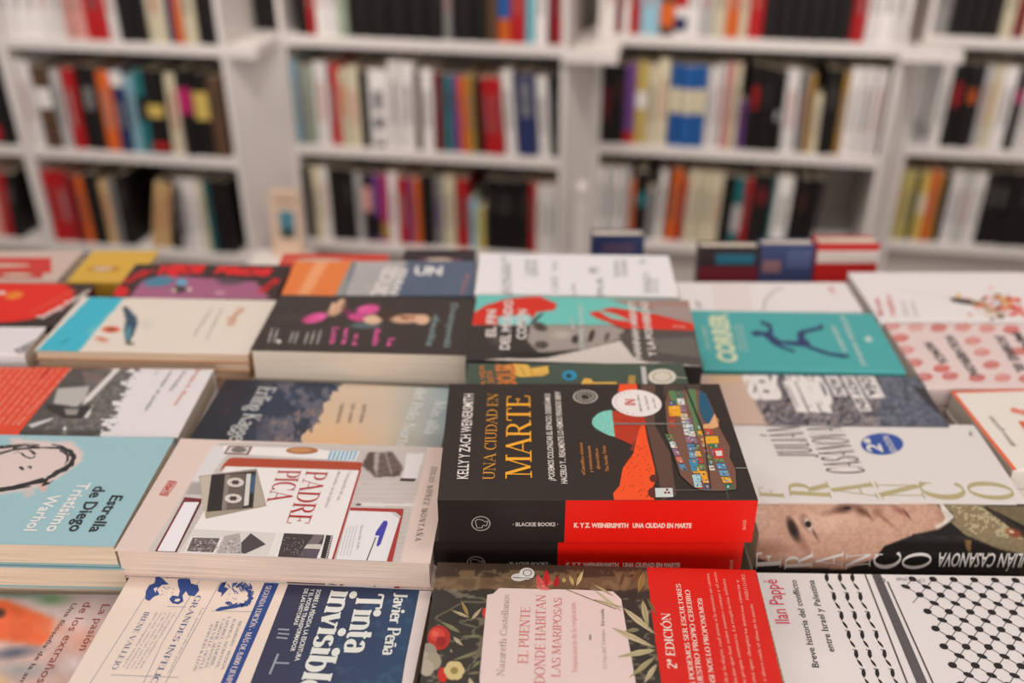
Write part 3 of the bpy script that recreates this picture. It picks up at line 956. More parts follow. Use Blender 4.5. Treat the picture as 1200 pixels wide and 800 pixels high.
# (left at the foot in the photo, right at the foot, colour, height as a share of the gap, lean, decorations)
T = 'text'
ROWS = {
    (1, 0): (40, [(0, 14, 'white', .8), (14, 30, 'white', .84), (30, 44, 'white', .8), (44, 58, 'white', .86), (58, 71, 'white', .82), (72, 84, 'pink', .8), (84, 96, 'pink', .78), (98, 124, 'red', .86), (125, 137, 'white', .8), (138, 155, 'black', .82), (155, 171, 'black', .84), (172, 194, 'cream', .82), (195, 204, 'navy', .8), (205, 214, 'orange', .8), (215, 231, 'cream', .82), (232, 254, 'black', .84)]),
    (5, 0): (38, [(294, 309, 'black', .82), (310, 321, 'black', .8), (322, 331, 'grey', .8)]),
    (2, 0): (38, [(350, 364, 'black', .84), (365, 372, 'red', .8), (374, 386, 'white', .84), (387, 399, 'white', .84), (400, 411, 'green-grey', .8), (412, 434, 'black', .84), (434, 456, 'black', .86), (457, 478, 'black', .84), (479, 500, 'black', .86), (501, 521, 'black', .84), (522, 531, 'grey', .82), (532, 555, 'black', .84), (556, 572, 'black', .86), (573, 584, 'brown', .8), (585, 599, 'orange', .8, 0, [(.25, .6, 'blue', 'band')]), (600, 616, 'red', .82), (617, 627, 'cyan', .8), (628, 642, 'white', .82), (643, 652, 'dark red', .84), (653, 660, 'red', .8)]),
    (3, 0): (38, [(682, 693, 'white', .82), (694, 702, 'dark red', .8), (703, 711, 'white', .82), (712, 724, 'red', .84), (727, 749, 'pale blue', .84), (751, 768, 'brown', .8, 0, [(.1, .35, 'orange', 'band'), (.5, .7, 'white', 'band')]), (769, 783, 'white', .82, 0, [(.05, .2, 'navy', 'band'), (.3, .6, 'red', 'band')]), (785, 799, 'white', .82), (800, 815, 'light grey', .8), (816, 831, 'cream', .84), (832, 847, 'orange', .82), (848, 858, 'cream', .8), (860, 877, 'red', .84), (878, 895, 'black', .84), (896, 914, 'black', .84), (915, 932, 'black', .84), (933, 950, 'black', .84), (951, 967, 'black', .84), (968, 984, 'black', .84), (985, 1001, 'red', .82), (1003, 1018, 'white', .84), (1019, 1034, 'white', .86), (1035, 1048, 'white', .84), (1049, 1058, 'pink', .8)]),
    (4, 0): (38, [(1078, 1096, 'grey', .82), (1098, 1112, 'black', .84), (1113, 1128, 'black', .84), (1129, 1144, 'black', .84), (1145, 1160, 'black', .84), (1161, 1176, 'cream', .8), (1177, 1190, 'dark red', .84), (1191, 1206, 'cream', .84)]),
    (0, 1): (168, [(-24, -8, 'black', .82), (-7, 8, 'black', .84, .06, [(.05, .25, 'red', 'band')]), (9, 22, 'black', .82, .06)]),
    (1, 1): (174, [(41, 50, 'white', .88), (51, 58, 'white', .86), (60, 78, 'brown', .84, .04, [(.5, .75, 'white', 'band')]), (79, 91, 'light grey', .8, .03), (92, 106, 'red', .84, .02), (108, 130, 'black', .86, .04, [(.5, .75, 'grey', T)]), (131, 146, 'orange', .82, .03), (147, 161, 'navy', .86, .02, [(.8, .98, 'white', 'band'), (.3, .6, 'grey', T)]), (162, 172, 'pale blue', .78, .02), (173, 183, 'teal', .84, .02, [(.4, .7, 'black', 'band')]), (184, 203, 'black', .84, .01, [(.05, .14, 'red', 'band'), (.45, .6, 'yellow', 'band')]), (206, 221, 'cream', .82, .04), (222, 238, 'black', .86, 0, [(.5, .8, 'magenta', 'band')]), (239, 256, 'black', .84, 0, [(.45, .78, 'yellow', 'band')]), (257, 272, 'brown', .8, 0)]),
    (0, 2): (282, [(-20, -6, 'white', .82, .06), (-4, 9, 'pink', .8, .08), (10, 20, 'red', .8, .1), (21, 31, 'black', .82, .1)]),
    (1, 2): (283, [(60, 72, 'red', .84, .06), (73, 87, 'red', .86, .08), (88, 98, 'dark red', .82, .12), (99, 107, 'orange', .8, .16), (111, 128, 'black', .84, .19), (129, 138, 'tan', .78, .2), (139, 147, 'grey', .78, .2), (149, 162, 'black', .86, .23), (181, 191, 'tan', .86, .40), (192, 202, 'tan', .86, .40), (206, 217, 'black', .86, .05), (218, 228, 'light grey', .84, .03, [(.2, .9, 'black', T)]), (229, 236, 'white', .84, .0), (237, 244, 'white', .85, 0), (245, 252, 'cream', .82), (253, 258, 'teal', .84), (259, 270, 'black', .86), (271, 281, 'black', .86)]),
    (2, 1): (172, [(347, 353, 'pale blue', .84), (354, 362, 'grey', .82), (363, 371, 'green-grey', .8, .03), (376, 391, 'white', .86, .07), (393, 403, 'red', .84, .04), (404, 413, 'cream', .8, 0, [(.4, .8, 'orange', T)]), (414, 427, 'cream', .82, 0, [(.3, .7, 'pink', T)]), (428, 437, 'black', .8), (438, 460, 'white', .8, 0, [(.5, .7, 'black', T), (.25, .4, 'black', T), (.02, .12, 'black', T)]), (461, 474, 'white', .9), (475, 490, 'white', .9), (491, 497, 'brown', .8), (498, 511, 'white', .84), (513, 522, 'dark red', .8), (523, 532, 'teal', .78), (533, 542, 'purple', .78, -.02), (543, 551, 'orange', .79, -.04), (552, 560, 'gold', .79, -.04), (562, 569, 'black', .78, -.05), (571, 581, 'red', .78, -.06), (582, 592, 'red', .78, -.06), (595, 607, 'white', .88, -.1), (609, 631, 'navy', .84, -.05, [(.5, .9, 'grey', T)]), (633, 646, 'white', .82, -.09), (649, 658, 'black', .84, -.03)]),
    (2, 2): (283, [(349, 359, 'black', .84, .03), (360, 370, 'cream', .86, .04), (371, 379, 'white', .86, .04), (380, 396, 'black', .86, .04), (397, 410, 'black', .86, .05), (412, 420, 'light grey', .82, .17), (421, 431, 'black', .82, .17, [(.45, .8, 'pink', 'band')]), (432, 441, 'purple', .82, .17, [(.1, .4, 'black', 'band')]), (442, 451, 'magenta', .82, .17, [(.05, .3, 'gold', 'band')]), (455, 465, 'white', .84, .13), (470, 482, 'red', .8), (483, 488, 'purple', .8), (489, 496, 'orange', .8), (497, 511, 'black', .84), (513, 521, 'grey', .82, 0, [(.3, .7, 'purple', T)]), (523, 536, 'cream', .84), (538, 551, 'red', .83), (553, 560, 'pale blue', .6), (561, 570, 'olive', .5, 0, [(.1, .3, 'yellow', 'band')]), (571, 577, 'black', .84), (578, 584, 'black', .84), (585, 591, 'black', .84), (592, 598, 'black', .84), (599, 605, 'black', .84), (606, 612, 'black', .84), (613, 620, 'black', .84), (621, 628, 'red', .82), (629, 639, 'white', .82), (640, 650, 'white', .82), (651, 659, 'cream', .82)]),
    (3, 1): (166, [(699, 712, 'black', .82, 0, [(.3, .7, 'dark red', T)]), (713, 726, 'black', .82), (728, 740, 'purple', .84, 0, [(.0, .15, 'red', 'band')]), (742, 754, 'yellow', .84, 0, [(.45, .65, 'white', 'band')]), (755, 765, 'cream', .82), (766, 779, 'cream', .88), (781, 794, 'blue', .84, 0, [(.42, .72, 'cream', 'band')]), (795, 808, 'blue', .84, 0, [(.42, .72, 'cream', 'band')]), (809, 821, 'blue', .84, 0, [(.42, .72, 'cream', 'band')]), (823, 832, 'white', .84), (833, 841, 'white', .86), (843, 851, 'pink', .86), (852, 860, 'cream', .88), (861, 869, 'purple', .5), (871, 884, 'black', .86, 0, [(.5, .72, 'red', T)]), (885, 898, 'black', .86), (899, 911, 'black', .84, 0, [(.4, .5, 'light grey', T)]), (913, 928, 'white', .84, -.03), (930, 938, 'grey', .84, -.03), (939, 946, 'gold', .8, -.03), (947, 955, 'cream', .6, -.02), (956, 974, 'black', .86, -.02), (975, 981, 'gold', .84), (982, 995, 'white', .88), (996, 1010, 'white', .88), (1011, 1023, 'white', .88)]),
    (3, 2): (286, [(698, 707, 'white', .84), (708, 717, 'light grey', .84), (718, 726, 'white', .84), (727, 735, 'light grey', .84), (736, 741, 'orange', .7), (742, 754, 'black', .82, .02, [(.5, .7, 'teal', 'band')]), (755, 764, 'grey', .6, .02), (766, 774, 'white', .84, .05), (778, 790, 'orange', .86, .06), (791, 796, 'red', .76, .07), (799, 809, 'cream', .86, .03), (810, 819, 'cream', .84, .03), (820, 829, 'cream', .84, .03), (830, 838, 'cream', .84, .03), (840, 850, 'black', .82, .03), (852, 862, 'teal', .8, .04, [(.2, .6, 'light grey', 'band')]), (863, 870, 'red', .8, .05), (871, 893, 'black', .86, .04, [(.6, .8, 'dark red', T)]), (895, 898, 'teal', .82, .02), (899, 917, 'white', .86, .03), (921, 934, 'black', .86, .06), (935, 948, 'black', .86, .07)]),
    (4, 1): (163, [(1061, 1072, 'light grey', .84, 0, [(.05, .3, 'black', T)]), (1073, 1084, 'light grey', .86, 0, [(.1, .2, 'black', T)]), (1085, 1097, 'white', .84), (1099, 1114, 'black', .86, 0, [(.5, .8, 'red', T)]), (1115, 1132, 'black', .86, 0, [(.55, .72, 'orange', T)]), (1134, 1143, 'light grey', .84), (1144, 1154, 'cream', .84, 0, [(.3, .8, 'tan', T)]), (1155, 1171, 'white', .84), (1173, 1181, 'black', .82, 0, [(.6, .75, 'magenta', 'band')]), (1183, 1196, 'white', .84), (1197, 1210, 'white', .84)]),
    (4, 2): (281, [(1037, 1045, 'olive', .82), (1046, 1055, 'olive', .82), (1056, 1062, 'black', .8), (1063, 1073, 'yellow', .82, 0, [(.4, .7, 'cream', 'band')]), (1074, 1083, 'orange', .84), (1084, 1089, 'gold', .82), (1090, 1097, 'black', .8), (1099, 1111, 'white', .84), (1112, 1124, 'light grey', .84), (1125, 1137, 'white', .84), (1140, 1152, 'black', .86), (1153, 1165, 'black', .86), (1166, 1178, 'black', .86), (1179, 1191, 'black', .86), (1192, 1204, 'black', .86)]),
}
GAP = {0: ZUP - TH - ZT[0], 1: ZT[0] - TH - ZT[1], 2: ZT[1] - TH - ZT[2]}
rb = random.Random(99)
ORD = ['first', 'second', 'third', 'fourth', 'fifth', 'sixth', 'seventh', 'eighth', 'ninth', 'tenth', 'eleventh', 'twelfth', '13th', '14th', '15th', '16th', '17th', '18th', '19th', '20th', '21st', '22nd', '23rd', '24th', '25th', '26th', '27th', '28th', '29th', '30th']
pending = []
for (bay, sh), (v, row) in ROWS.items():
    z0 = ZT[sh]
    fb = 2 if bay == 5 else bay
    OB = BAYS[fb][0]
    if bay == 5:
        bs0, bs1 = -.077, -.003
    else:
        bs0, bs1 = .0145, BAYS[bay][1] - .0145
    prev = bs0
    items = []
    FR = .022 if bay != 5 else .055
    # foot line sits on the shelf a little behind its front edge
    for it in row:
        u0, u1, cn, hf = it[:4]
        tilt = it[4] if len(it) > 4 else 0.0
        deco = list(it[5]) if len(it) > 5 else []
        su = lambda u: s_at(fb, u, z0, FR)
        a, e = su(u0), su(u1 + .4)
        items.append([a, e, cn, hf, tilt, deco])
    # keep neighbours clear of one another, allowing for the lean
    res = []
    for a, e, cn, hf, tilt, deco in items:
        w = max(.007, (e - a) * .97)
        a = max(a, prev + .0006)
        h = GAP[sh] * hf * rb.uniform(.985, 1.015) * .985
        if tilt != 0:
            ext = w * (1 / math.cos(math.atan(tilt)) - 1)
            w2 = w * math.cos(math.atan(tilt))
        else:
            w2 = w
        if a + w > bs1:
            w2 = w = bs1 - a
            if w < .006:
                continue
        res.append([a, w2, cn, h, tilt, deco])
        prev = a + w
    for i in range(len(res) - 1, 0, -1):      # books leaning right
        L_, R_ = res[i - 1], res[i]
        if R_[4] <= 0:
            lim = (R_[0] - L_[0] - L_[1]) / max(L_[3], R_[3])
            if R_[4] - L_[4] > lim:
                L_[4] = R_[4] - lim
    for i in range(len(res)):
        gap = res[i][0] - (bs0 if i == 0 else res[i - 1][0] + res[i - 1][1])
        t_ = 0.0 if i == 0 else res[i - 1][4]
        lim = t_ + max(0, gap - .0006) / res[i][3]
        if res[i][4] > lim:
            res[i][4] = lim
    for i, (a, w, cn, h, tilt, deco) in enumerate(res):
        # foot spacing: a leaning book must stay clear of its neighbour's top
        h = h * (1 - .25 * abs(tilt))
        w = w * math.cos(math.atan(tilt))
        if not deco:
            if PAL[cn][0] < 120:
                deco = [(.55, .8, rb.choice([(110, 104, 100), (90, 50, 40), (76, 70, 68), (60, 54, 50)]), 'thin')] if rb.random() < .6 else []
            else:
                deco = [(.3, .75, rb.choice([(96, 88, 86), (150, 140, 136), (176, 96, 84), (120, 112, 110)]), 'thin')]
        o = spine_book(a, w, z0 + .0004, h, cn, -tilt, FR - .02 + rb.uniform(0, .006), rb.uniform(.135, .16), deco, rb, OB)
        lc = res[i - 1][2] if i else None
        rc = res[i + 1][2] if i + 1 < len(res) else None
        size = 'slim' if w < .016 else ('thick' if w > .034 else 'medium-thick')
        lean = ' leaning' if abs(tilt) > .12 else ''
        same = [j for j in range(len(res)) if res[j][2] == cn]
        if len(same) > 1:
            k = same.index(i)
            o_ = 'last' if k == len(same) - 1 else ORD[k]
            lab = '%s%s %s book, %s %s one from left, %s, %s' % (size, lean, cn, o_, cn, SHN[sh], BAYN[bay])
        else:
            if lc and rc:
                nb = 'between %s and %s ones' % (lc, rc)
            else:
                nb = 'at the end beside a %s one' % (lc or rc)
            lab = '%s%s %s book %s, %s, %s' % (size, lean, cn, nb, SHN[sh], BAYN[bay])
        tag(o, lab, 'book', 'books on the %s of %s' % (SHN[sh], BAYN[bay]))
# book standing with its cover to the room, against the pillar
m = MB()
w = .076
hh = .17
tan_ = mat((222, 190, 165), .5, .3)
m.box(0, w, 0, .0008, 0, hh, tan_)
m.box(0, w, .0192, .02, 0, hh, tan_)
m.box(0, .0008, .0008, .0192, 0, hh, mat((40, 36, 36)))
m.box(.002, w - .002, -.0004, -.0001, hh * .93, hh * .935, mat((90, 70, 60)))
m.box(w * .28, w * .8, -.0005, -.0001, hh * .30, hh * .72, mat((80, 132, 150)))
m.box(w * .30, w * .78, -.0008, -.0005, hh * .30, hh * .46, mat((50, 70, 66)))
m.box(w * .2, w * .85, -.0005, -.0001, hh * .84, hh * .88, mat((120, 90, 76)))
foot = empty('book', (-.598, 2.272, .3335), 0)
foot.rotation_euler = (math.radians(-6), 0, math.radians(-6))
tag(foot, 'tan book standing cover-out with a blue picture, by the angled panel', 'book')
m.build('cover', foot)
pm_ = MB()
pm_.box(.0012, w - .0012, .001, .019, .002, hh - .002, page_mat((214, 198, 176)))
pm_.build('page_block', foot)
q = MB()
q.box(-.655, -.50, 2.20, 2.316, 0, .333, SHELFM)
lo = q.build('low_plinth')
tag(lo, 'low white plinth under the tan cover-out book', 'plinth')


def stander(key, u0, u1, vtop, d, thick, col, marks, lab):
    '''small book standing cover-out at the back of the table, leaning back a little'''
    A_ = at_h(u0, vtop, 1)
    k = d / A_.y
    x0 = A_.x * k
    H_ = k * 1.0
    B_ = at_h(u1, vtop, 1)
    w = B_.x * k - x0
    h = HT - H_
    o = empty('book', (x0, d, CAMZ - HT + .0006), 0)
    o.rotation_euler = (math.radians(-6), 0, 0)
    tag(o, lab, 'book')
    q = MB()
    cm = mat(col)
    q.box(0, w, 0, .0008, 0, h, cm)
    q.box(0, w, thick - .0008, thick, 0, h, cm)
    q.box(0, .0008, .0008, thick - .0008, 0, h, cm)
    for (a0, a1, b0, b1, c) in marks:
        q.box(a0 * w, a1 * w, -.0004, -.0001, b0 * h, b1 * h, mat(c))
    q.build('cover', o)
    q = MB()
    q.box(.0012, w - .0012, .001, thick - .001, .001, h - .002, page_mat((220, 206, 190)))
    q.build('page_block', o)


stander('a', 822, 893, 293, 1.135, .022, (58, 40, 46), [(.0, 1, .0, .72, (120, 36, 50)), (.28, .92, .76, .9, (36, 110, 134)), (0, 1, .90, .93, (36, 28, 30))], 'small dark book with a cyan mark and wine-red lower half standing at the table back')
stander('b', 895, 958, 290, 1.135, .022, (62, 74, 118), [(.05, .4, .62, .78, (150, 110, 116)), (.5, .95, .68, .92, (84, 98, 140))], 'small navy book standing at the table back, left of the red and white one')
stander('c', 962, 1035, 289, 1.135, .03, (206, 34, 32), [(0, 1, .74, .90, (228, 214, 208))], 'small red book with a white stripe standing at the table back right')
stander('d', 695, 757, 280, 1.135, .025, (48, 60, 104), [(.2, .8, .80, .9, (96, 76, 110))], 'small dark blue book standing behind the white hand-lettered book')
# ------------------------------------------------------------------ the display table
TZ = CAMZ - HT
WOOD = painted_wood('table_laminate', (196, 186, 176), .45, 6, .12)
tb = empty('display_table', (0.0, .68, 0))
tag(tb, 'long pale display table carrying the piles of books', 'table')
q = MB(); q.box(-1.15, 1.15, -.50, .50, TZ - .03, TZ - .0005, WOOD); q.build('tabletop', tb, bevel=.002)
for sx in (-1.08, 1.08):
    for sy in (-.44, .44):
        q = MB(); q.box(sx - .03, sx + .03, sy - .03, sy + .03, 0, TZ - .0305, WOOD); q.build('leg', tb, bevel=.002)
q = MB()
for sy in (-.44, .44):
    q.box(-1.049, 1.049, sy - .012, sy + .012, TZ - .11, TZ - .0305, WOOD)
q.build('apron', tb)


# ================================================================== THE BOOKS ON THE TABLE
WHITE = (232, 222, 216)


def Z(ox, oy, s):
    """spots read off an enlarged crop"""
    return lambda pts: [(ox + x / s, oy + y / s) for x, y in pts] if isinstance(pts[0], (tuple, list)) else (ox + pts[0] / s, oy + pts[1] / s)


# ---------------- Marte
b = Book('black Marte', 'black book with big yellow MARTE title, round white sticker and half-red spine', (512.5, 586), (888.5, 586), .456, .1555, 4, (52, 42, 38), page=(200, 180, 160), radius=.0012, rough=.4, spec=.3)
INK, RED = (52, 42, 38), (225, 22, 8)
z = Z(500, 440, 5.714)
b.text('KELLY Y ZACH WEINERSMITH', z((276, 693)), z((316, 125)), z((198, 693)), (235, 225, 218), bold=.012)
b.text('UNA CIUDAD EN', z((455, 700)), z((480, 122)), z((375, 700)), (214, 152, 60), font='serif', thick=.11, thin=.04)
b.text('MARTE', z((705, 693)), z((693, 137)), z((527, 693)), (246, 172, 48), font='serif', thick=.115, thin=.045, sw=.10, sh=.05)
b.text('¿PODEMOS COLONIZAR EL ESPACIO, DEBERÍAMOS', z((858, 706)), z((826, 123)), z((815, 706)), (230, 220, 212), bold=.015)
b.text('HACERLO Y... REALMENTE LO HEMOS PENSADO BIEN?', z((942, 725)), z((893, 110)), z((898, 725)), (230, 220, 212), bold=.015)
b.ell(685.9, 465, 14.4, 7.9, (205, 195, 185), 4, ring=.1)
b.ell(685.9, 465, 9.6, 5.2, (205, 195, 185), 4, ring=.1)
for k in range(16):
    a = k * math.pi / 8
    b.line([(685.9 + 10.6 * math.cos(a), 465 + 5.8 * math.sin(a)), (685.9 + 12.6 * math.cos(a), 465 + 6.9 * math.sin(a))], 1.2, (205, 195, 185), 4)
b.line([(680, 463), (684, 462), (690, 463), (692, 467), (687, 468.5), (681, 467.5), (680, 463)], .9, (205, 195, 185), 4)
for s, S, E, in [('«Científico cómico', (1062, 668), (1042, 452)), ('y tremendamente', (1112, 650), (1095, 472)), ('divertido.»', (1162, 630), (1145, 490)), ('The Sunday Times', (1222, 645), (1195, 472))]:
    b.text(s, z(S), z(E), z((S[0] - 24, S[1])), (200, 128, 62), bold=.015)
z = Z(690, 440, 5.714)
b.poly(z([(350, 60), (445, 60), (440, 330), (545, 520), (585, 800), (490, 835), (470, 700), (410, 440), (372, 280)]), (98, 70, 60), 2)
b.poly(z([(500, 60), (740, 60), (760, 140), (500, 140)]), (78, 64, 58), 2)
b.poly(z([(205, 58), (322, 58), (326, 110), (195, 112)]), (240, 82, 32), 3)
b.poly(z([(155, 235), (370, 275), (388, 330), (335, 385), (292, 465), (175, 412)]), (186, 55, 30), 3)
b.poly(z([(292, 465), (335, 380), (330, 520), (275, 500)]), (120, 62, 48), 3)
b.poly(z([(345, 330), (375, 335), (392, 430), (415, 520), (440, 620), (450, 700), (425, 760), (440, 838), (170, 838), (162, 790), (205, 740), (228, 620), (300, 520), (318, 430)]), (245, 84, 34), 4)
rr = random.Random(3)
for _ in range(46):
    x, y = rr.uniform(215, 410), rr.uniform(480, 820)
    if x > 225 + (620 - y) * .35:
        p = z((x, y)); q = z((x + rr.uniform(6, 22), y - rr.uniform(6, 18)))
        b.line([p, q], .55, (150, 40, 22), 5)
for _ in range(18):
    x, y = rr.uniform(180, 350), rr.uniform(255, 400)
    b.line([z((x, y)), z((x + 30, y + rr.uniform(-8, 8)))], .5, (120, 32, 20), 5)
b.poly(z([(175, 412), (130, 400), (80, 375), (35, 345), (20, 318), (30, 285), (62, 255), (105, 238), (155, 232), (160, 290)]), (132, 205, 190), 4)
for _ in range(170):
    x, y = rr.uniform(28, 160), rr.uniform(240, 400)
    if ((x - 165) / 140) ** 2 + ((y - 320) / 86) ** 2 < .93:
        b.line([z((x, y)), z((x + rr.uniform(-6, 6), y + rr.uniform(-6, 6)))], .6, rr.choice([(60, 130, 120), (90, 165, 150), (180, 230, 220)]), 5)
CITY = [(530, 100), (740, 95), (800, 150), (850, 262), (872, 340), (905, 400), (950, 480), (945, 545), (985, 630), (992, 762), (900, 777), (770, 775), (700, 752), (612, 670), (570, 540), (520, 350), (508, 180)]
b.poly(z(CITY), (122, 84, 70), 3)
b.line(z(CITY + CITY[:1]), .9, (30, 24, 22), 5)
b.poly(z([(745, 98), (785, 125), (815, 200), (838, 262), (808, 322), (790, 325), (770, 300), (742, 240), (735, 160)]), (38, 88, 116), 5)
b.poly(z([(790, 325), (808, 318), (842, 258), (868, 295), (872, 340), (845, 352), (770, 372), (765, 330)]), (224, 168, 118), 5)
b.poly(z([(655, 92), (715, 95), (728, 250), (780, 400), (800, 500), (770, 480), (715, 380), (690, 270), (660, 180)]), (92, 128, 84), 5)
b.poly(z([(535, 105), (585, 100), (610, 190), (575, 190), (548, 160)]), (96, 130, 86), 5)
cols = [(190, 70, 52), (84, 140, 176), (110, 160, 190), (236, 168, 44), (150, 196, 210), (104, 136, 88), (206, 112, 92), (70, 84, 120), (214, 196, 160), (150, 110, 140), (60, 110, 84), (222, 222, 214)]
for (x0, y0, x1, y1, w, n) in [(600, 100, 745, 760, 46, 13), (655, 280, 800, 770, 44, 11), (790, 355, 950, 770, 60, 9), (560, 170, 560, 350, 40, 3), (730, 330, 830, 640, 34, 8), (530, 390, 640, 640, 40, 5)]:
    for i in range(n):
        cx = x0 + (x1 - x0) * (i + .5) / n
        cy = y0 + (y1 - y0) * (i + .5) / n
        hh = (y1 - y0) / n * .42
        c = rr.choice(cols)
        sk = (x1 - x0) / max(1, (y1 - y0)) * hh
        b.poly(z([(cx - w / 2 - sk, cy - hh), (cx + w / 2 - sk, cy - hh), (cx + w / 2 + sk, cy + hh), (cx - w / 2 + sk, cy + hh)]), c, 6)
        for q in range(5):
            ax, ay = cx + rr.uniform(-w * .4, w * .3), cy + rr.uniform(-hh * .8, hh * .5)
            b.poly(z([(ax, ay), (ax + rr.uniform(5, 13), ay), (ax + rr.uniform(6, 13), ay + rr.uniform(5, 13)), (ax, ay + rr.uniform(5, 11))]), rr.choice(cols + [(40, 34, 32), (40, 34, 32)]), 7)
        b.line(z([(cx - w / 2 - sk, cy - hh), (cx + w / 2 - sk, cy - hh)]), .6, (36, 30, 28), 7)
b.poly(z([(532, 208), (608, 202), (620, 275), (540, 272)]), (238, 168, 40), 7)
b.poly(z([(762, 412), (862, 408), (872, 455), (768, 460)]), (238, 168, 40), 7)
b.poly(z([(752, 658), (790, 650), (798, 715), (765, 722)]), (238, 160, 40), 7)
b.poly(z([(830, 492), (898, 488), (908, 555), (842, 558)]), (206, 52, 44), 7)
b.poly(z([(845, 508), (890, 506), (894, 540), (855, 542)]), (220, 210, 204), 8)
b.poly(z([(690, 668), (735, 662), (760, 750), (710, 752)]), (170, 205, 210), 7)
b.poly(z([(668, 565), (715, 560), (730, 640), (690, 645)]), (70, 140, 170), 7)
b.poly(z([(165, 320), (655, 320), (655, 331), (165, 331)]), (120, 118, 112), 8)
b.poly(z([(635, 60), (648, 60), (775, 380), (820, 760), (812, 760), (764, 390)]), (50, 42, 38), 8)
b.line(z([(510, 320), (560, 540), (610, 670), (700, 752), (770, 775)]), .8, (28, 22, 20), 8)
b.line(z([(560, 770), (915, 768)]), 1.0, (118, 112, 106), 8)
b.line(z([(985, 622), (1066, 622)]), 1.2, (160, 168, 160), 8)
b.line(z([(920, 768), (935, 838)]), 1.2, (90, 84, 78), 8)
b.ell(*z((438, 785)), 7.5, 6.5, (96, 44, 36), 5)
b.ell(*z((435, 690)), 5, 4.5, (96, 44, 36), 5)
b.poly(z([(443, 755), (560, 755), (566, 815), (448, 817)]), (206, 214, 210), 6)
for a in range(3):
    b.ell(*z((524 + 13 * math.cos(a * 2.1 - 1.57), 780 + 13 * math.sin(a * 2.1 - 1.57))), 1.5, 1.3, (130, 30, 20), 7)
z = Z(690, 570, 5.714)
# printing on the spine
sp = Z(500, 570, 5.714)
b.poly([(663, 586), (889.5, 586), (887, 640), (661, 640)], RED, 2, 'front')
b.poly([(500, 584), (663, 584), (661, 640), (500, 640)], (38, 30, 28), 1, 'front')
b.ell(563.6, 613, 11.2, 8.6, (172, 165, 158), 3, 'front', ring=.1)
b.line([(557, 610), (560, 608), (566, 609), (568, 611), (572, 610), (570, 616), (566, 615), (565, 618), (559, 618), (557, 610)], .9, (172, 165, 158), 3, 'front')
b.text('· BLACKIE BOOKS ·', (601, 616), (654, 616), (601, 611.6), (196, 188, 180), 3, 'front', bold=.03)
b.text('K. Y Z. WEINERSMITH', (672.5, 617.5), (736, 617.8), (672.5, 612.2), (240, 205, 190), 3, 'front', bold=.05)
b.text('UNA CIUDAD EN MARTE', (741, 617.8), (810, 618), (741, 612.4), (240, 205, 190), 3, 'front', bold=.05)
b.text('BLACKIE', (873.6, 620), (874.4, 609), (870, 620), (235, 150, 130), 3, 'front', bold=.03)
root = b.finish(group=None, shift=(-.0045, .003), lower_label='copy lying under the MARTE book', jit=.002)

# sticker (a part of the top copy)
st = MB()
c0 = b.loc((746, 472.6)); 
ra = (b.loc((775, 472.6)) - c0).length
rb = (b.loc((746, 457.3)) - c0).length
ring = [(c0.x + ra * math.cos(k * math.pi / 24), c0.y + rb * math.sin(k * math.pi / 24)) for k in range(48)]
st.prism(ring, b.t + LAY * 8.5, b.t + LAY * 10, mat((236, 226, 222), .35, .4, name='sticker_paper'))
bb = b.mb
b.mb = st
for s, S, E, T, c in [('IN', (309, 205), (309, 165), (238, 205), (200, 40, 36)), ('MEJOR LIBRO', (357, 245), (334, 130), (342, 245), (70, 62, 60)), ('DE CIENCIA', (408, 232), (384, 138), (392, 232), (70, 62, 60)), ('DEL AÑO', (452, 222), (436, 152), (438, 222), (70, 62, 60))]:
    zz = Z(690, 440, 5.714)
    b.text(s, zz(S), zz(E), zz(T), c, 10.6, bold=.03 if s == 'IN' else .01)
for k in range(11):
    a = math.radians(105 + 15 * k)
    p = (c0.x + ra * .86 * math.cos(a), c0.y + rb * .86 * math.sin(a))
    b.put([(p[0] - .0005, p[1] - .0006), (p[0] + .0005, p[1] - .0006), (p[0] + .0005, p[1] + .0006), (p[0] - .0005, p[1] + .0006)], [(0, 1, 2, 3)], (205, 90, 84), 10.6)
b.mb = bb
sk = st.build('sticker', root)
tag(sk, 'round white paper sticker with red letters IN')

# ---------------- book with painted flowers and a red band
b = Book('flower-painted', 'book with dark painted flowers and wide red band, in front of the MARTE book', (512.5, 658.5), (886, 668), .503, .152, 4, (50, 42, 36), page=(214, 196, 172), spine='far', ends='back', rough=.42, spec=.35)
z = Z(480, 650, 5)
z2 = Z(700, 650, 5)


def flowers(U, W):
    cv = Canvas(U, W, (52, 46, 40))
    cv.where(W < 692 - (U - 510) * .0, (64, 48, 36))
    cv.where((W > 676) & (W < 690), (104, 80, 56))
    n = fbm(U, W * 1.6, 14, 5)
    cv.where((W > 668) & (n > .55) & (W < 692), (122, 98, 68), .7)
    cv.where((W > 690) & (np.abs(vnoise(U * .45 + W * .8, W * 1.9 - U * .3, 16, 9) - .5) < .035), (120, 112, 92), .8)
    cv.mul(.9 + .25 * n)
    cv.where((U > 889) , (150, 128, 92))
    cv.where((U > 889) & (np.sin(W * .9 + U * .3) > .2), (92, 76, 52))
    return cv


b.paint(flowers, 260, 110)
PANEL = z([(525, 195), (700, 200), (1000, 205), (1192, 215), (1240, 260), (1330, 780), (1300, 830), (415, 830), (410, 715), (455, 235), (490, 228)])
b.poly(PANEL, (226, 202, 196), 3)
RB = [(757, 655), (881, 655), (884, 664), (889, 683), (898, 720), (912, 779), (918, 805), (930, 860), (790, 860), (775, 800), (764, 722)]
b.poly(RB, (212, 30, 18), 3)


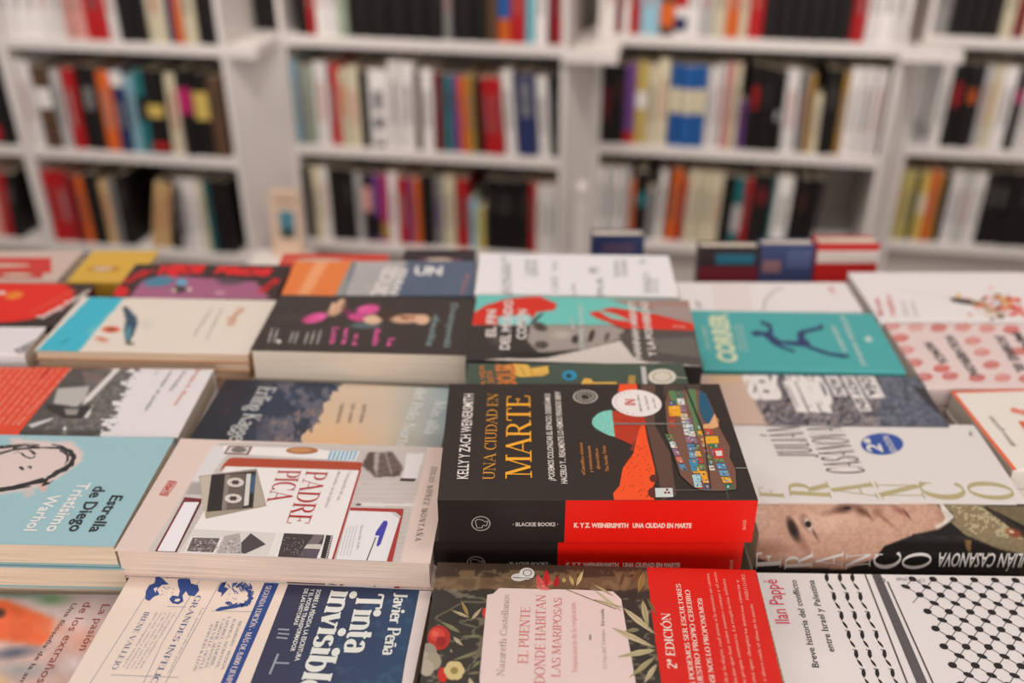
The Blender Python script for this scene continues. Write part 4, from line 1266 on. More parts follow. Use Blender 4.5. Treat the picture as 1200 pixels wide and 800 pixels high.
def leaf(p, q, w, col, lay=5):
    (x0, y0), (x1, y1) = p, q
    dx, dy = x1 - x0, y1 - y0
    L = math.hypot(dx, dy)
    nx, ny = -dy / L, dx / L
    pts = []
    for t, k in ((0, 0), (.2, .7), (.45, 1), (.75, .6), (1, 0)):
        pts.append((x0 + dx * t + nx * w * k, y0 + dy * t + ny * w * k))
    for t, k in ((.75, .45), (.45, .75), (.2, .5)):
        pts.append((x0 + dx * t - nx * w * k, y0 + dy * t - ny * w * k))
    b.poly(pts, col, lay)
    b.line([p, q], .8, tuple(c * .72 for c in col), lay + 1)


CRM, OLV, TAN = (196, 180, 142), (140, 132, 98), (176, 142, 88)
for p, q, w, c in [((345, 365), (300, 265), 12, TAN), ((350, 370), (240, 325), 10, CRM), ((360, 380), (425, 310), 11, CRM), ((300, 460), (175, 390), 14, OLV), ((420, 435), (265, 395), 8, (110, 104, 84)), ((430, 480), (290, 480), 8, OLV), ((255, 480), (315, 535), 12, CRM), ((410, 570), (240, 625), 10, OLV), ((420, 620), (360, 670), 9, OLV), ((420, 690), (330, 700), 8, OLV), ((350, 720), (380, 800), 16, CRM), ((240, 555), (250, 575), 6, CRM)]:
    leaf(z(p), z(q), w / 5, c)
b.ell(*z((172, 487)), 13.4, 14.4, (178, 40, 30), 5)
b.ell(*z((160, 470)), 9, 8, (206, 66, 50), 6)
b.ell(*z((185, 510)), 6, 6, (150, 26, 22), 6)
b.ell(*z((150, 465)), 4, 3.4, (222, 96, 76), 7)
for dx, dy, r, c in [(0, 0, 24, (150, 140, 124)), (-30, 40, 20, (172, 160, 142)), (30, 50, 22, (160, 148, 128)), (-10, 90, 20, (176, 164, 146))]:
    b.ell(*z((110 + dx, 575 + dy)), r / 5 * 2.1, r / 5 * 2.4, c, 5 + dy * .01)
b.ell(*z((195, 705)), 6, 9, (196, 36, 28), 5)
for k in range(6):
    a = k * 1.047
    b.ell(*z((262 + 26 * math.cos(a), 680 + 26 * math.sin(a))), 7, 6.4, (206, 186, 128), 6)
b.ell(*z((262, 680)), 4.5, 4.2, (150, 128, 70), 7)
b.ell(*z((440, 340)), 3, 6, (196, 50, 44), 2.5)
# tulip, butterfly, bud
for p, q, w, c in [((800, 190), (800, 85), 24, (196, 34, 34)), ((770, 200), (745, 115), 22, (214, 84, 78)), ((850, 195), (870, 120), 20, (176, 26, 30)), ((740, 180), (850, 160), 22, (212, 96, 88)), ((735, 185), (830, 205), 14, (224, 120, 108)), ((960, 185), (935, 120), 12, (206, 176, 112)), ((975, 185), (1018, 90), 13, (216, 196, 140)), ((905, 165), (900, 135), 14, (200, 170, 100)), ((1190, 240), (1065, 170), 8, (190, 170, 122)), ((1240, 330), (1080, 205), 12, (206, 196, 160)), ((870, 185), (1210, 320), 2.4, (150, 122, 74))]:
    leaf(z(p), z(q), w / 5, c, 6)
b.ell(*z((640, 133)), 9, 4.6, (206, 200, 194), 5)
b.ell(*z((687, 112)), 9, 7, (218, 212, 206), 6)
b.ell(*z((690, 108)), 5.4, 4, (96, 88, 82), 7, ring=.2)
b.line([z((605, 135)), z((725, 140))], 1, (80, 70, 64), 7)
for p, q, w, c in [((-20, 265), (150, 310), 13, CRM), ((150, 310), (345, 470), 20, CRM), ((265, 265), (300, 430), 22, (176, 164, 122)), ((90, 430), (340, 545), 20, CRM), ((345, 560), (120, 600), 20, (188, 176, 134)), ((340, 600), (190, 720), 18, (170, 160, 116)), ((250, 440), (160, 450), 14, OLV), ((350, 640), (270, 760), 18, CRM), ((260, 80), (200, 170), 18, (108, 78, 44)), ((275, 100), (240, 230), 22, (150, 118, 62)), ((160, 100), (130, 190), 14, (98, 72, 44)), ((290, 250), (350, 360), 10, (120, 108, 70))]:
    leaf(z2(p), z2(q), w / 5, c, 6)
CG, CR = (116, 106, 102), (206, 104, 100)
b.text('Nazareth Castellanos', z((553, 715)), z((585, 235)), z((510, 715)), CG, font='serif', thick=.06, thin=.03)
b.text('EL PUENTE', z((692, 640)), z((708, 308)), z((632, 640)), CR, font='serif', thick=.10, thin=.035)
b.text('DONDE HABITAN', z((793, 760)), z((798, 235)), z((730, 760)), CR, font='serif', thick=.10, thin=.035)
b.text('LAS MARIPOSAS', z((882, 720)), z((892, 255)), z((830, 720)), CR, font='serif', thick=.10, thin=.035)
b.text('Neurociencia de la respiración', z((985, 695)), z((972, 280)), z((950, 695)), (214, 128, 124), font='serif', thick=.07, thin=.03)
b.text('El Ojo del Tiempo', z((1158, 670)), z((1142, 440)), z((1134, 670)), (150, 142, 136), font='serif', thick=.07, thin=.03)
b.text('Siruela', z((1142, 420)), z((1138, 318)), z((1120, 420)), (130, 122, 118), bold=.01)
b.ell(*z((1058, 485)), 1.6, 3.6, (150, 140, 134), 6)
WR = (238, 214, 200)
b.text('2ª EDICIÓN', z2((466, 670)), z2((425, 342)), z2((412, 670)), WR, font='serif', thick=.15, thin=.06)
b.text('TODOS PODEMOS SER ESCULTORES', z2((598, 910)), z2((486, 172)), z2((567, 910)), WR, font='serif', thick=.16, thin=.07)
b.text('DE NUESTRO PROPIO CEREBRO', z2((640, 880)), z2((540, 208)), z2((608, 880)), WR, font='serif', thick=.16, thin=.07)
b.text('(SI NOS LO PROPONEMOS)', z2((690, 750)), z2((612, 258)), z2((660, 750)), WR, font='serif', thick=.16, thin=.07)
for s, S, E in [('Explicar la alegría, cual aroma si la montaña un camino,', (775, 800), (652, 108)), ('la relación que hay entre nuestro cuerpo y el resto', (835, 830), (695, 103)), ('y su propia memoria. La respiración infinita', (880, 800), (748, 145)), ('prosa que despierta interna ciencia y', (935, 800), (826, 145)), ('el alma y ahora cuida el alma de la mente', (1010, 860), (910, 290)), ('PABLO D\'ORS', (890, 268), (862, 118))]:
    b.text(s, z2(S), z2(E), z2((S[0] - 20, S[1])), (236, 190, 170), font='serif', thick=.09, thin=.05)
b.finish(lower_label='copy of the book with dark painted flowers')

# ---------------- keffiyeh pattern book
b = Book('black and white net-patterned', 'white book with black dotted net pattern and red author name, near right', (874, 670.7), (1262, 676), .553, .165, 4, (226, 218, 216), spine='near', ends='back')
z = Z(880, 660, 3.75)
b.text('Ilan Pappé', z((172, 265)), z((113, 72)), z((104, 265)), (214, 44, 78), bold=.0)
b.text('Breve historia del conflicto', z((300, 458)), z((199, 75)), z((268, 458)), (56, 48, 50), bold=.004)
b.text('entre Israel y Palestina', z((368, 390)), z((276, 75)), z((336, 390)), (56, 48, 50), bold=.004)
K = (38, 32, 34)
for x0, x1 in ((330, 525), (388, 585), (443, 655)):
    n = 6
    for i in range(n + 1):
        a = (x0 + (x1 - x0) * i / n, 40 + 84 * i)
        bq = (x0 + (x1 - x0) * (i + .45) / n + 4, 40 + 84 * (i + .45))
        c = (x0 + (x1 - x0) * (i + 1) / n, 40 + 84 * (i + 1))
        for (p, q, w) in ((a, (a[0] - 3 + 8, a[1] + 44), 18), ((a[0] + 6, a[1] + 44), (c[0] - 2, c[1] - 4), 12)):
            dx, dy = q[0] - p[0], q[1] - p[1]
            b.poly(z([p, (p[0] + dx * .35 + w * .5, p[1] + dy * .35), (p[0] + dx * .7 + w * .5, p[1] + dy * .7), q, (p[0] + dx * .65 - w * .5, p[1] + dy * .65), (p[0] + dx * .3 - w * .45, p[1] + dy * .3)]), K, 3)
        b.line(z([(a[0] - 14, a[1] + 3), (a[0] + 10, a[1] + 8)]), 1.2, K, 3)
b.poly(z([(527, 40), (566, 40), (790, 560), (742, 560)]), (92, 86, 88), 3)
b.line(z([(498, 40), (700, 560)]), 2.2, (92, 86, 88), 3)
b.line(z([(600, 80), (815, 560)]), 2.2, (92, 86, 88), 3)
b.text('Capitán Swing', z((765, 84)), z((640, 74)), z((765, 68)), (70, 62, 64), font='serif', thick=.08, thin=.04)
b.ell(*z((575, 76)), 4, 3, (70, 62, 64), 3, ring=.3)
o0 = b.loc(z((800, 70)))
pitch = (b.loc(z((890, 70))) - o0).length
rowd = abs(b.loc(z((800, 70))).y - b.loc(z((700, 210))).y) / 4
for j in range(-1, 22):
    for i in range(-5, 12):
        ph = [0, .66, .33][0] if False else (j % 2) * .5
        ax = o0.x + (i + ph) * pitch
        ay = o0.y - j * rowd
        lim = b.loc(z((655, 60))).x + (o0.y - ay) * .05
        if ax < lim or ax > b.L - .004 or ay > b.D - .002 or ay < .003:
            continue
        w, h = (.0031, .0029) if j % 2 == 0 else (.0036, .0022)
        tl = 0 if j % 2 == 0 else -.5
        pts = []
        for k in range(10):
            t = k * math.pi / 5
            px, py = w * math.cos(t), h * math.sin(t)
            pts.append((ax + px * math.cos(tl) - py * math.sin(tl), ay + px * math.sin(tl) + py * math.cos(tl)))
        b.put(pts, [tuple(range(10))], K, 4)
        for sx in (-.5, .5):
            e = (ax + sx * pitch, ay - rowd)
            if e[0] < lim or e[0] > b.L or e[1] < 0:
                continue
            d = Vector((e[0] - ax, e[1] - ay)); nn = Vector((-d.y, d.x)).normalized() * .0003
            b.put([Vector((ax, ay)) + nn, Vector((ax, ay)) - nn, Vector(e) - nn, Vector(e) + nn], [(0, 1, 2, 3)], (84, 78, 80), 3)
b.finish(lower_label='copy of the white book with black net pattern')

# ---------------- thick white biography with a face
b = Book('thick white biography', 'thick glossy white book with gold capitals above a cropped photo of a face', (889.5, 625), (1262, 629), .53, .155, 2, (228, 220, 216), length=.230, radius=.002, rough=.22, spec=.5)


def face(U, W):
    cv = Canvas(U, W, (226, 218, 214))
    z = Z(850, 480, 3.43)
    cv.where(W > 591, (28, 25, 25))
    P = z([(100, 378), (850, 380), (910, 440), (860, 480), (760, 500), (640, 548), (600, 600), (480, 640), (250, 632), (140, 600), (80, 540)])
    cv.poly(P, (208, 162, 140), blur=2)
    e = lambda x, y, rx, ry, col, ang=0, soft=.6, al=1: cv.ell(850 + x / 3.43, 480 + y / 3.43, rx / 3.43, ry / 3.43, col, ang, soft, al)
    m = cv.img.copy()
    e(420, 450, 200, 60, (232, 194, 174), 0, 1, .75)
    e(140, 430, 90, 80, (226, 190, 170), 0, 1, .6)
    e(680, 470, 160, 40, (214, 170, 146), 0, 1, .6)
    e(150, 560, 130, 50, (140, 96, 78), 0, 1, .7)
    e(640, 440, 90, 10, (150, 98, 82), 40, 1, .8)
    e(300, 520, 110, 26, (120, 78, 64), 60, 1, .6)
    e(430, 410, 70, 18, (150, 104, 84), -10, 1, .6)
    e(272, 480, 25, 66, (48, 32, 28), -22, .6)
    e(325, 455, 52, 26, (110, 72, 60), 60, 1, .8)
    e(335, 462, 38, 15, (238, 220, 208), 62, .5, .9)
    e(333, 460, 17, 15, (40, 28, 26), 62, .4)
    e(360, 500, 40, 8, (90, 56, 48), 60, .8, .8)
    e(475, 398, 55, 24, (92, 58, 48), -10, .8, .9)
    e(545, 405, 50, 24, (104, 62, 50), 30, .9, .95)
    e(610, 410, 30, 30, (160, 112, 92), 30, .9, .8)
    e(490, 395, 20, 9, (40, 26, 24), 0, .6)
    e(575, 425, 40, 8, (120, 76, 62), 48, .9, .8)
    e(700, 405, 55, 16, (166, 104, 92), 30, .8, .9)
    e(730, 420, 40, 5, (96, 52, 46), 55, .8)
    e(800, 420, 50, 34, (214, 166, 142), 0, 1, .6)
    e(870, 425, 30, 50, (156, 112, 94), 0, 1, .5)
    cv.poly(z([(858, 380), (876, 380), (922, 432), (900, 452), (852, 478), (842, 470), (885, 440)]), (226, 218, 206), blur=1)
    cv.poly(z([(876, 380), (1040, 380), (1300, 560), (1300, 600), (1100, 560), (960, 500), (905, 452), (925, 430)]), (140, 124, 94), blur=1)
    n = fbm(U, W, 4, 3)
    m2 = inpoly(U, W, z([(900, 385), (1040, 385), (1200, 520), (1000, 500), (930, 440)])) & (n > .56)
    cv.where(m2, (206, 192, 152), .8)
    cv.poly(z([(1040, 385), (1300, 385), (1300, 520), (1170, 450)]), (118, 104, 78), blur=1)
    cv.poly(z([(1030, 388), (1050, 388), (1300, 555), (1300, 590), (1180, 500)]), (50, 42, 36), blur=1)
    e(1160, 495, 45, 22, (150, 74, 44), 20, .6)
    e(1150, 490, 16, 8, (230, 206, 180), 20, .6)
    cv.poly(z([(640, 548), (860, 482), (960, 510), (1300, 640), (1300, 700), (560, 700), (600, 600)]), (26, 23, 23), blur=1)
    cv.poly(z([(960, 520), (990, 520), (985, 575), (970, 560)]), (130, 96, 60), blur=1)
    cv.where((W > 591) & (n > .5), (0, 0, 0), .06)
    return cv


b.paint(face, 330, 130)
b.paint(face, 330, 40, plane='front')
z = Z(850, 480, 3.43)
DK = (66, 58, 52)
b.text('JULIÁN', z((362, 192)), z((300, 68)), z((215, 192)), DK, font='serif', thick=.13, thin=.035, sh=0, sw=0, track=.04, shear=True)
b.text('CASANOVA', z((566, 256)), z((466, 70)), z((412, 256)), DK, font='serif', thick=.13, thin=.035, sh=0, sw=0, track=.04, shear=True)
b.ell(*z((630, 138)), 25, 12.8, (52, 84, 160), 3)
b.text('2ª', z((634, 172)), z((612, 118)), z((572, 172)), (232, 226, 222), bold=.02)
b.text('EDICIÓN', z((692, 172)), z((655, 106)), z((664, 172)), (232, 226, 222), bold=.01)
b.ell(*z((985, 98)), 1.5, 2, (120, 110, 100), 3)
b.text('crítica', z((1000, 112)), z((985, 82)), z((990, 112)), (150, 140, 130))
GD = (184, 170, 128)
for ch, x0, x1, y0, y1, sh in [('F', 140, 238, 357, 318, -8), ('R', 262, 428, 357, 288, -20), ('A', 442, 618, 360, 288, -36), ('N', 632, 808, 362, 292, -38), ('C', 808, 982, 364, 293, -40), ('O', 1000, 1176, 366, 293, -42)]:
    b.text(ch, z((x1, y1 + (y0 - y1))), z((x1 + sh, y1)), z((x0, y0)), GD, 4, font='serif', thick=.19, thin=.04)
for ch, x0, x1 in [('F', 126, 226), ('R', 242, 352), ('A', 366, 474), ('N', 488, 585), ('C', 600, 706), ('O', 715, 828)]:
    b.text(ch, z((x1 - 4, 632)), z((x1, 568)), z((x0 - 4, 632)), (232, 224, 220), 4, 'front', font='serif', thick=.15, thin=.045)
b.text('JULIÁN CASANOVA', z((1245, 577)), z((860, 574)), z((1245, 636)), (226, 218, 212), 4, 'front', bold=.01)
b.finish(lower_label='copy of the thick glossy white book with gold capitals')

# ---------------- notebook-collage book
b = Book('pink-edged notebook collage', 'pale pink book showing notebooks, a cassette and a blue pen, left of the MARTE book', (134, 645), (504, 660), .497, .1405, 5, (228, 205, 195), page=(228, 206, 192), spine='far')


def desk(U, W):
    cv = Canvas(U, W, (226, 204, 194))
    z4, z5 = Z(130, 510, 5), Z(330, 510, 5)
    body = z4([(222, 670), (640, 40)]) + z5([(855, 60), (690, 760)])
    cv.poly(body, (202, 192, 186), blur=1)
    cv.where(inpoly(U, W, body) & (np.sin(W * 1.1) > .55), (178, 166, 160), .25)
    cv.poly(z4([(600, 60), (720, 60), (560, 270), (470, 270)]), (222, 216, 216), blur=1)
    cv.poly(z4([(470, 270), (560, 290), (540, 350), (430, 350)]), (150, 142, 138), blur=2, alpha=.6)
    cv.poly(z5([(470, 90), (850, 95), (800, 270), (450, 262)]), (196, 186, 180), blur=1)
    cv.poly(z5([(735, 105), (838, 105), (792, 268), (700, 262), (720, 180)]), (226, 220, 220), blur=1)
    n = fbm(U, W, 3, 2)
    cv.poly(z5([(510, 98), (650, 98), (712, 190), (690, 240), (550, 245), (470, 175)]), (92, 76, 70), blur=1)
    cv.poly(z5([(545, 98), (575, 98), (560, 242), (540, 200)]), (176, 164, 156), blur=1)
    cv.poly(z5([(600, 98), (615, 98), (650, 230), (640, 232)]), (150, 136, 128))
    cv.where(inpoly(U, W, z5([(570, 98), (650, 98), (715, 200), (560, 240)])) & (np.sin(W * 3.2) > .2), (150, 134, 126), .6)
    cv.poly(z5([(700, 252), (788, 255), (780, 268), (694, 266)]), (54, 46, 44))
    cv.poly(z5([(450, 395), (780, 400), (770, 415), (440, 412)]), (224, 218, 214))
    cv.where(inpoly(U, W, z5([(440, 400), (470, 400), (462, 412), (436, 410)])), (70, 60, 58))
    return cv


b.paint(desk, 220, 110)
z4, z5 = Z(130, 510, 5), Z(330, 510, 5)
PW = (236, 230, 227)
b.poly(z4([(660, 60), (1200, 80)]) + z5([(285, 90), (265, 140), (-340, 105)]), PW, 2)
b.poly(z4([(690, 62), (830, 66), (805, 115), (660, 108)]), (120, 52, 48), 2.5)
b.poly(z4([(700, 68), (815, 70), (795, 108), (672, 102)]), (214, 208, 204), 3)
b.ell(*z4((750, 86)), 9, 3.4, (120, 112, 108), 3.5)
b.ell(*z5((120, 90)), 19, 4.2, (172, 106, 66), 3)
b.ell(*z5((112, 88)), 13, 2.6, (202, 142, 96), 3.5)
b.poly(z5([(282, 90), (460, 92), (432, 152), (262, 142)]), (226, 224, 224), 3)
for k in range(7):
    x = 288 + k * 24
    b.poly(z5([(x, 92), (x + 12, 92), (x - 8, 146), (x - 20, 146)]), (112, 172, 200), 3.5)
b.poly(z4([(690, 138), (720, 130)]) + z5([(470, 158), (476, 175), (458, 206), (-330, 186)]) + z4([(635, 215), (660, 170)]), (176, 72, 46), 3)
b.poly(z4([(672, 182)]) + z5([(458, 206), (298, 725)]) + z4([(400, 690), (560, 420)]), PW, 3)
b.line(z5([(462, 200), (300, 728)]), 2.6, (172, 40, 40), 4)
b.poly(z4([(425, 345), (535, 350), (530, 372), (395, 688), (225, 680), (235, 660)]), (204, 196, 192), 2.5)
b.poly(z4([(432, 362), (532, 372), (530, 395), (385, 685), (258, 680)]), (120, 34, 40), 3)
b.poly(z4([(430, 392), (520, 392), (375, 682), (272, 678)]), (238, 232, 236), 4)
b.line(z4([(522, 392), (380, 684)]), 2.2, (84, 30, 36), 5)
# cassette
b.poly(z4([(515, 240), (855, 195), (912, 415), (555, 490)]), (166, 152, 136), 4)
b.poly(z4([(520, 246), (590, 234), (560, 450), (552, 470)]), (196, 184, 166), 5)
b.poly(z4([(850, 196), (905, 412), (835, 424), (845, 210)]), (178, 166, 150), 5)
b.poly(z4([(590, 232), (852, 209), (832, 425), (560, 450)]), (44, 36, 34), 5)
b.poly(z4([(668, 230), (790, 224), (772, 434), (648, 440)]), (106, 92, 86), 6)
b.poly(z4([(672, 232), (700, 230), (676, 438), (650, 440)]), (140, 126, 118), 6.5)
for cx, cy in ((730, 278), (717, 372)):
    b.ell(*z4((cx, cy)), 10, 5.4, (218, 208, 200), 7)
    b.ell(*z4((cx, cy)), 4.2, 2.4, (70, 60, 56), 8)
    for k in range(6):
        a = k * math.pi / 3
        b.ell(*z4((cx + 24 * math.cos(a), cy + 13 * math.sin(a))), .9, .6, (70, 60, 56), 8)
b.poly(z4([(795, 228), (822, 226), (806, 412), (778, 416)]), (214, 210, 206), 7)
b.poly(z4([(826, 236), (846, 236), (838, 340), (818, 340)]), (58, 92, 124), 7)
# photos
b.poly(z4([(485, 550), (972, 572), (920, 705), (398, 684)]), (218, 212, 206), 4)
b.poly(z4([(470, 594), (655, 600), (608, 694), (432, 684)]), (236, 230, 226), 5)
b.poly(z4([(480, 600), (640, 604), (600, 688), (444, 680)]), (112, 100, 98), 6)
b.poly(z4([(665, 592), (755, 574), (766, 695), (620, 692)]), (176, 168, 164), 6)
b.poly(z4([(820, 575), (908, 640), (785, 696), (765, 690), (764, 630)]), (76, 66, 68), 6)
rr = random.Random(5)
for _ in range(60):
    x, y = rr.uniform(470, 620), rr.uniform(608, 680)
    b.poly(z4([(x, y), (x + 10, y), (x + 7, y + 7), (x - 3, y + 5)]), rr.choice([(70, 62, 62), (160, 150, 146), (206, 198, 194)]), 7)
for _ in range(30):
    x, y = rr.uniform(650, 750), rr.uniform(605, 688)
    b.poly(z4([(x, y), (x + 9, y), (x + 6, y + 7), (x - 3, y + 5)]), rr.choice([(120, 112, 110), (214, 208, 204)]), 7)
b.poly(z4([(980, 572), (1010, 572), (960, 708), (925, 706)]), (230, 224, 218), 5)
b.poly(z5([(15, 575), (252, 585), (238, 640), (205, 722), (-22, 712)]), (66, 54, 56), 6)
b.poly(z5([(190, 585), (250, 588), (215, 640), (150, 640)]), (120, 108, 110), 7)
b.poly(z5([(150, 640), (235, 640), (228, 668), (130, 665)]), (206, 196, 188), 7)
b.poly(z5([(130, 668), (226, 668), (204, 720), (96, 716)]), (92, 80, 92), 7)
for _ in range(40):
    x, y = rr.uniform(10, 130), rr.uniform(600, 700)
    b.poly(z5([(x, y), (x + 6, y), (x + 5, y + 6)]), (170, 160, 156), 7)
b.poly(z5([(262, 585), (302, 590), (270, 724), (228, 720)]), (48, 40, 40), 6)
for k in range(12):
    b.poly(z5([(290 - k * 2.8, 594 + k * 11), (299 - k * 2.8, 594 + k * 11), (297 - k * 2.8, 600 + k * 11), (288 - k * 2.8, 600 + k * 11)]), (226, 220, 214), 7)
# paper, pen
b.poly(z5([(402, 424), (716, 432), (710, 470), (648, 745), (616, 745), (690, 480), (400, 442)]), (172, 54, 50), 4)
b.poly(z5([(400, 442), (668, 452), (692, 490), (612, 745), (318, 732)]), (232, 228, 230), 5)
b.poly(z5([(640, 452), (668, 452), (700, 478), (690, 492), (672, 480)]), (206, 200, 200), 6)
b.poly(z5([(598, 503), (618, 503), (622, 520), (580, 640), (562, 656), (556, 645), (572, 590), (548, 588), (552, 570)]), (66, 64, 168), 7)
b.line(z5([(552, 600), (498, 738)]), 1.4, (60, 52, 66), 7)
for k in range(7):
    S = (392 - k * 9 if False else 395 - k * 1, 528)
b.text('Querida Inés', z5((466, 528)), z5((438, 670)), z5((482, 528)), (130, 120, 126))
for k in range(4):
    b.text('te escribo esta carta desde el norte', z5((440 - k * 18, 530 + k * 2)), z5((398 - k * 19, 706)), z5((448 - k * 18, 530 + k * 2)), (140, 130, 136))
RD = (176, 34, 40)
b.text('PADRE', z5((148, 210)), z5((26, 516)), z5((276, 210)), RD, 7, font='serif', thick=.13, thin=.035)
b.text('PICA', z4((983, 205)), z4((912, 392)), z4((1117, 205)), RD, 7, font='serif', thick=.13, thin=.035)
b.text('Cartografía de un', z5((392, 214)), z5((322, 384)), z5((412, 214)), (120, 112, 112), 7, font='serif', thick=.07, thin=.03)
b.text('abusador en la Iglesia', z5((332, 210)), z5((252, 424)), z5((352, 210)), (120, 112, 112), 7, font='serif', thick=.07, thin=.03)
b.text('JULIO NÚÑEZ MONTAÑA', z5((880, 184)), z5((780, 622)), z5((912, 184)), (84, 72, 72), 7, font='serif', thick=.11, thin=.045, track=.22)
q = z4([(340, 268), (388, 274), (330, 356), (284, 350)])
b.line(q + q[:1], 1.0, (200, 50, 46), 6)
b.text('DEBATE', z4((346, 272)), z4((293, 350)), z4((380, 272)), (200, 50, 46), 7, bold=.02)
b.finish(shift=(.004, -.001), lower_label="copy of the pale pink notebook-collage book", jit=.002)

# ---------------- blue book with drawn face
b = Book('light blue sketch-portrait', 'light blue book with a sketched pink face and black and white title, at the left', (-130, 634), (133.5, 640), .495, .136, 6, (156, 192, 200), page=(228, 208, 184), spine='far', length=None)


def teal(U, W):
    cv = Canvas(U, W, (156, 193, 201))
    z = Z(0, 500, 4)
    cv.poly(z([(-200, 85), (0, 100), (120, 60), (250, 70), (340, 70), (390, 120), (385, 160), (300, 225), (230, 265), (150, 290), (60, 305), (-60, 330), (-200, 300)]), (222, 201, 196), blur=3)
    cv.poly(z([(40, 50), (110, 50), (100, 90), (60, 95)]), (226, 200, 192), blur=1, alpha=.8)
    cv.poly(z([(100, 300), (170, 280), (160, 320), (120, 335)]), (210, 192, 188), blur=1, alpha=.8)
    cv.poly(z([(180, 270), (235, 240), (215, 300), (190, 305)]), (222, 178, 168), blur=1)
    return cv


b.paint(teal, 170, 80)
z = Z(0, 500, 4)
rr = random.Random(11)
INKB = (44, 42, 44)


def scribble(pts, w, n, j, col=INKB):
    for _ in range(n):
        q = [(x + rr.uniform(-j, j), y + rr.uniform(-j, j)) for x, y in pts]
        s = rr.randint(0, max(0, len(q) - 3))
        b.line(z(q[s:s + 3]), w * rr.uniform(.5, 1.3), col, 3)


scribble([(-120, 150), (-60, 128), (0, 125), (60, 108), (130, 100), (190, 98), (250, 96), (300, 104), (332, 125), (345, 150), (325, 180), (290, 205), (250, 232), (200, 255), (140, 275), (70, 292), (0, 300), (-80, 305)], 2.2, 46, 7)
scribble([(-120, 110), (-40, 100), (10, 96), (60, 92), (120, 88), (180, 92)], 1.6, 22, 8)
scribble([(240, 92), (290, 98), (330, 112), (348, 140), (335, 175), (300, 200), (262, 215), (225, 240)], 2.6, 34, 9)
scribble([(200, 245), (150, 262), (90, 280), (30, 290), (-40, 296)], 2.4, 26, 8)
scribble([(60, 128), (80, 118), (100, 125), (120, 142), (145, 148), (165, 140)], 1.8, 6, 2)
scribble([(140, 110), (155, 118), (165, 128), (150, 132)], 2.2, 6, 3)
scribble([(92, 190), (100, 192), (108, 200)], 3, 4, 3)
scribble([(132, 190), (142, 186), (146, 196)], 2.4, 4, 3)
scribble([(230, 240), (215, 262), (200, 275), (230, 262), (250, 250)], 2.2, 10, 5)
scribble([(280, 110), (300, 118), (320, 135), (318, 160), (305, 175)], 2.0, 12, 5)
b.text('Estrella', z((527, 322)), z((414, 494)), z((585, 322)), (44, 46, 50), bold=.02)
b.text('de Diego', z((446, 280)), z((318, 492)), z((508, 280)), (44, 46, 50), bold=.02)
b.text('Tristísimo', z((372, 263)), z((212, 492)), z((434, 263)), (236, 232, 228), bold=.02)
b.text('Warhol', z((232, 320)), z((112, 488)), z((292, 320)), (236, 232, 228), bold=.02)
b.finish(shift=(.004, -.002), lower_label='copy of the light blue book with the sketched face', jit=.003)

# ---------------- cream book with wide blue-and-cream band
b = Book('wide cream band', 'navy book half wrapped in a wide cream paper band with blue portraits', (156, 673), (506, 692.5), .522, .155, 4, (40, 54, 92), page=(228, 206, 188), spine='far', ends='back', rough=.45)


def navy(U, W):
    cv = Canvas(U, W, (44, 46, 76))
    n = fbm(U, W, 40, 4)
    cv.where(n > -1, (34, 66, 104), 0)
    a = np.clip((U - 330 - (800 - W) * .35) / 150 + n * .5 - .2, 0, 1)
    cv._mix(a, (38, 70, 104))
    m = fbm(U, W * 2, 16, 8)
    cv.where((m > .6) & (a > .4), (60, 100, 128), .35)
    return cv


b.paint(navy, 200, 110)
z7 = Z(330, 650, 5)
z6 = Z(130, 650, 5)
CW = (224, 224, 218)
b.poly([(493, 686), (512, 686), (500, 860), (460, 860), (471, 800), (475, 775)], (226, 212, 208), 3)
b.text('Javier Peña', z7((668, 222)), z7((590, 586)), z7((742, 222)), CW, 4, font='serif', thick=.2, thin=.08, sh=.07, sw=.07)
b.text('Tinta', z7((447, 226)), z7((364, 572)), z7((603, 226)), CW, 4, font='serif', thick=.2, thin=.08, sh=.07, sw=.07)
b.text('invisible', z7((292, 206)), z7((82, 836)), z7((447, 206)), CW, 4, font='serif', thick=.2, thin=.08, sh=.07, sw=.07)
b.text('SOBRE LA PÉRDIDA, LA ESCRITURA', z7((208, 204)), z7((76, 622)), z7((235, 204)), CW, 4, bold=.02)
b.text('Y EL PODER TRANSFORMADOR', z7((172, 200)), z7((50, 566)), z7((197, 200)), CW, 4, bold=.02)
b.text('DE LAS HISTORIAS', z7((136, 200)), z7((70, 412)), z7((160, 200)), CW, 4, bold=.02)
for (p, q, w) in [((-20, 436), (45, 440), 2.4), ((-20, 460), (45, 466), 2.4), ((-30, 484), (35, 490), 2.4), ((-40, 632), (45, 636), 2.4), ((-70, 700), (-20, 580), 2.6)]:
    b.line(z7([p, q]), w, (150, 156, 168), 3)
# the band is a part of the book
bb = b.mb
b.mb = MB()
bandx = b.loc((340.5, 681)).x
bx1 = b.loc((292, 800)).x
bandx = (bandx + bx1) / 2
BK = (232, 212, 198)
bm = b.m(BK)
LB = 5.2
b.mb.box(-.0012, bandx, -.0012, b.D + .0012, b.t + LAY * 4.6, b.t + LAY * LB, bm)
b.mb.box(-.0012, bandx, -.0016, -.0010, .0002, b.t + LAY * LB, bm)
b.mb.box(-.0012, bandx, b.D + .0010, b.D + .0016, .0002, b.t + LAY * LB, bm)
BL = (30, 66, 134)
BLs = (92, 104, 140)
l0 = LB + .9


def bl(pts, w=.7, c=(120, 124, 146)):
    b.line(z6(pts), w, c, l0)


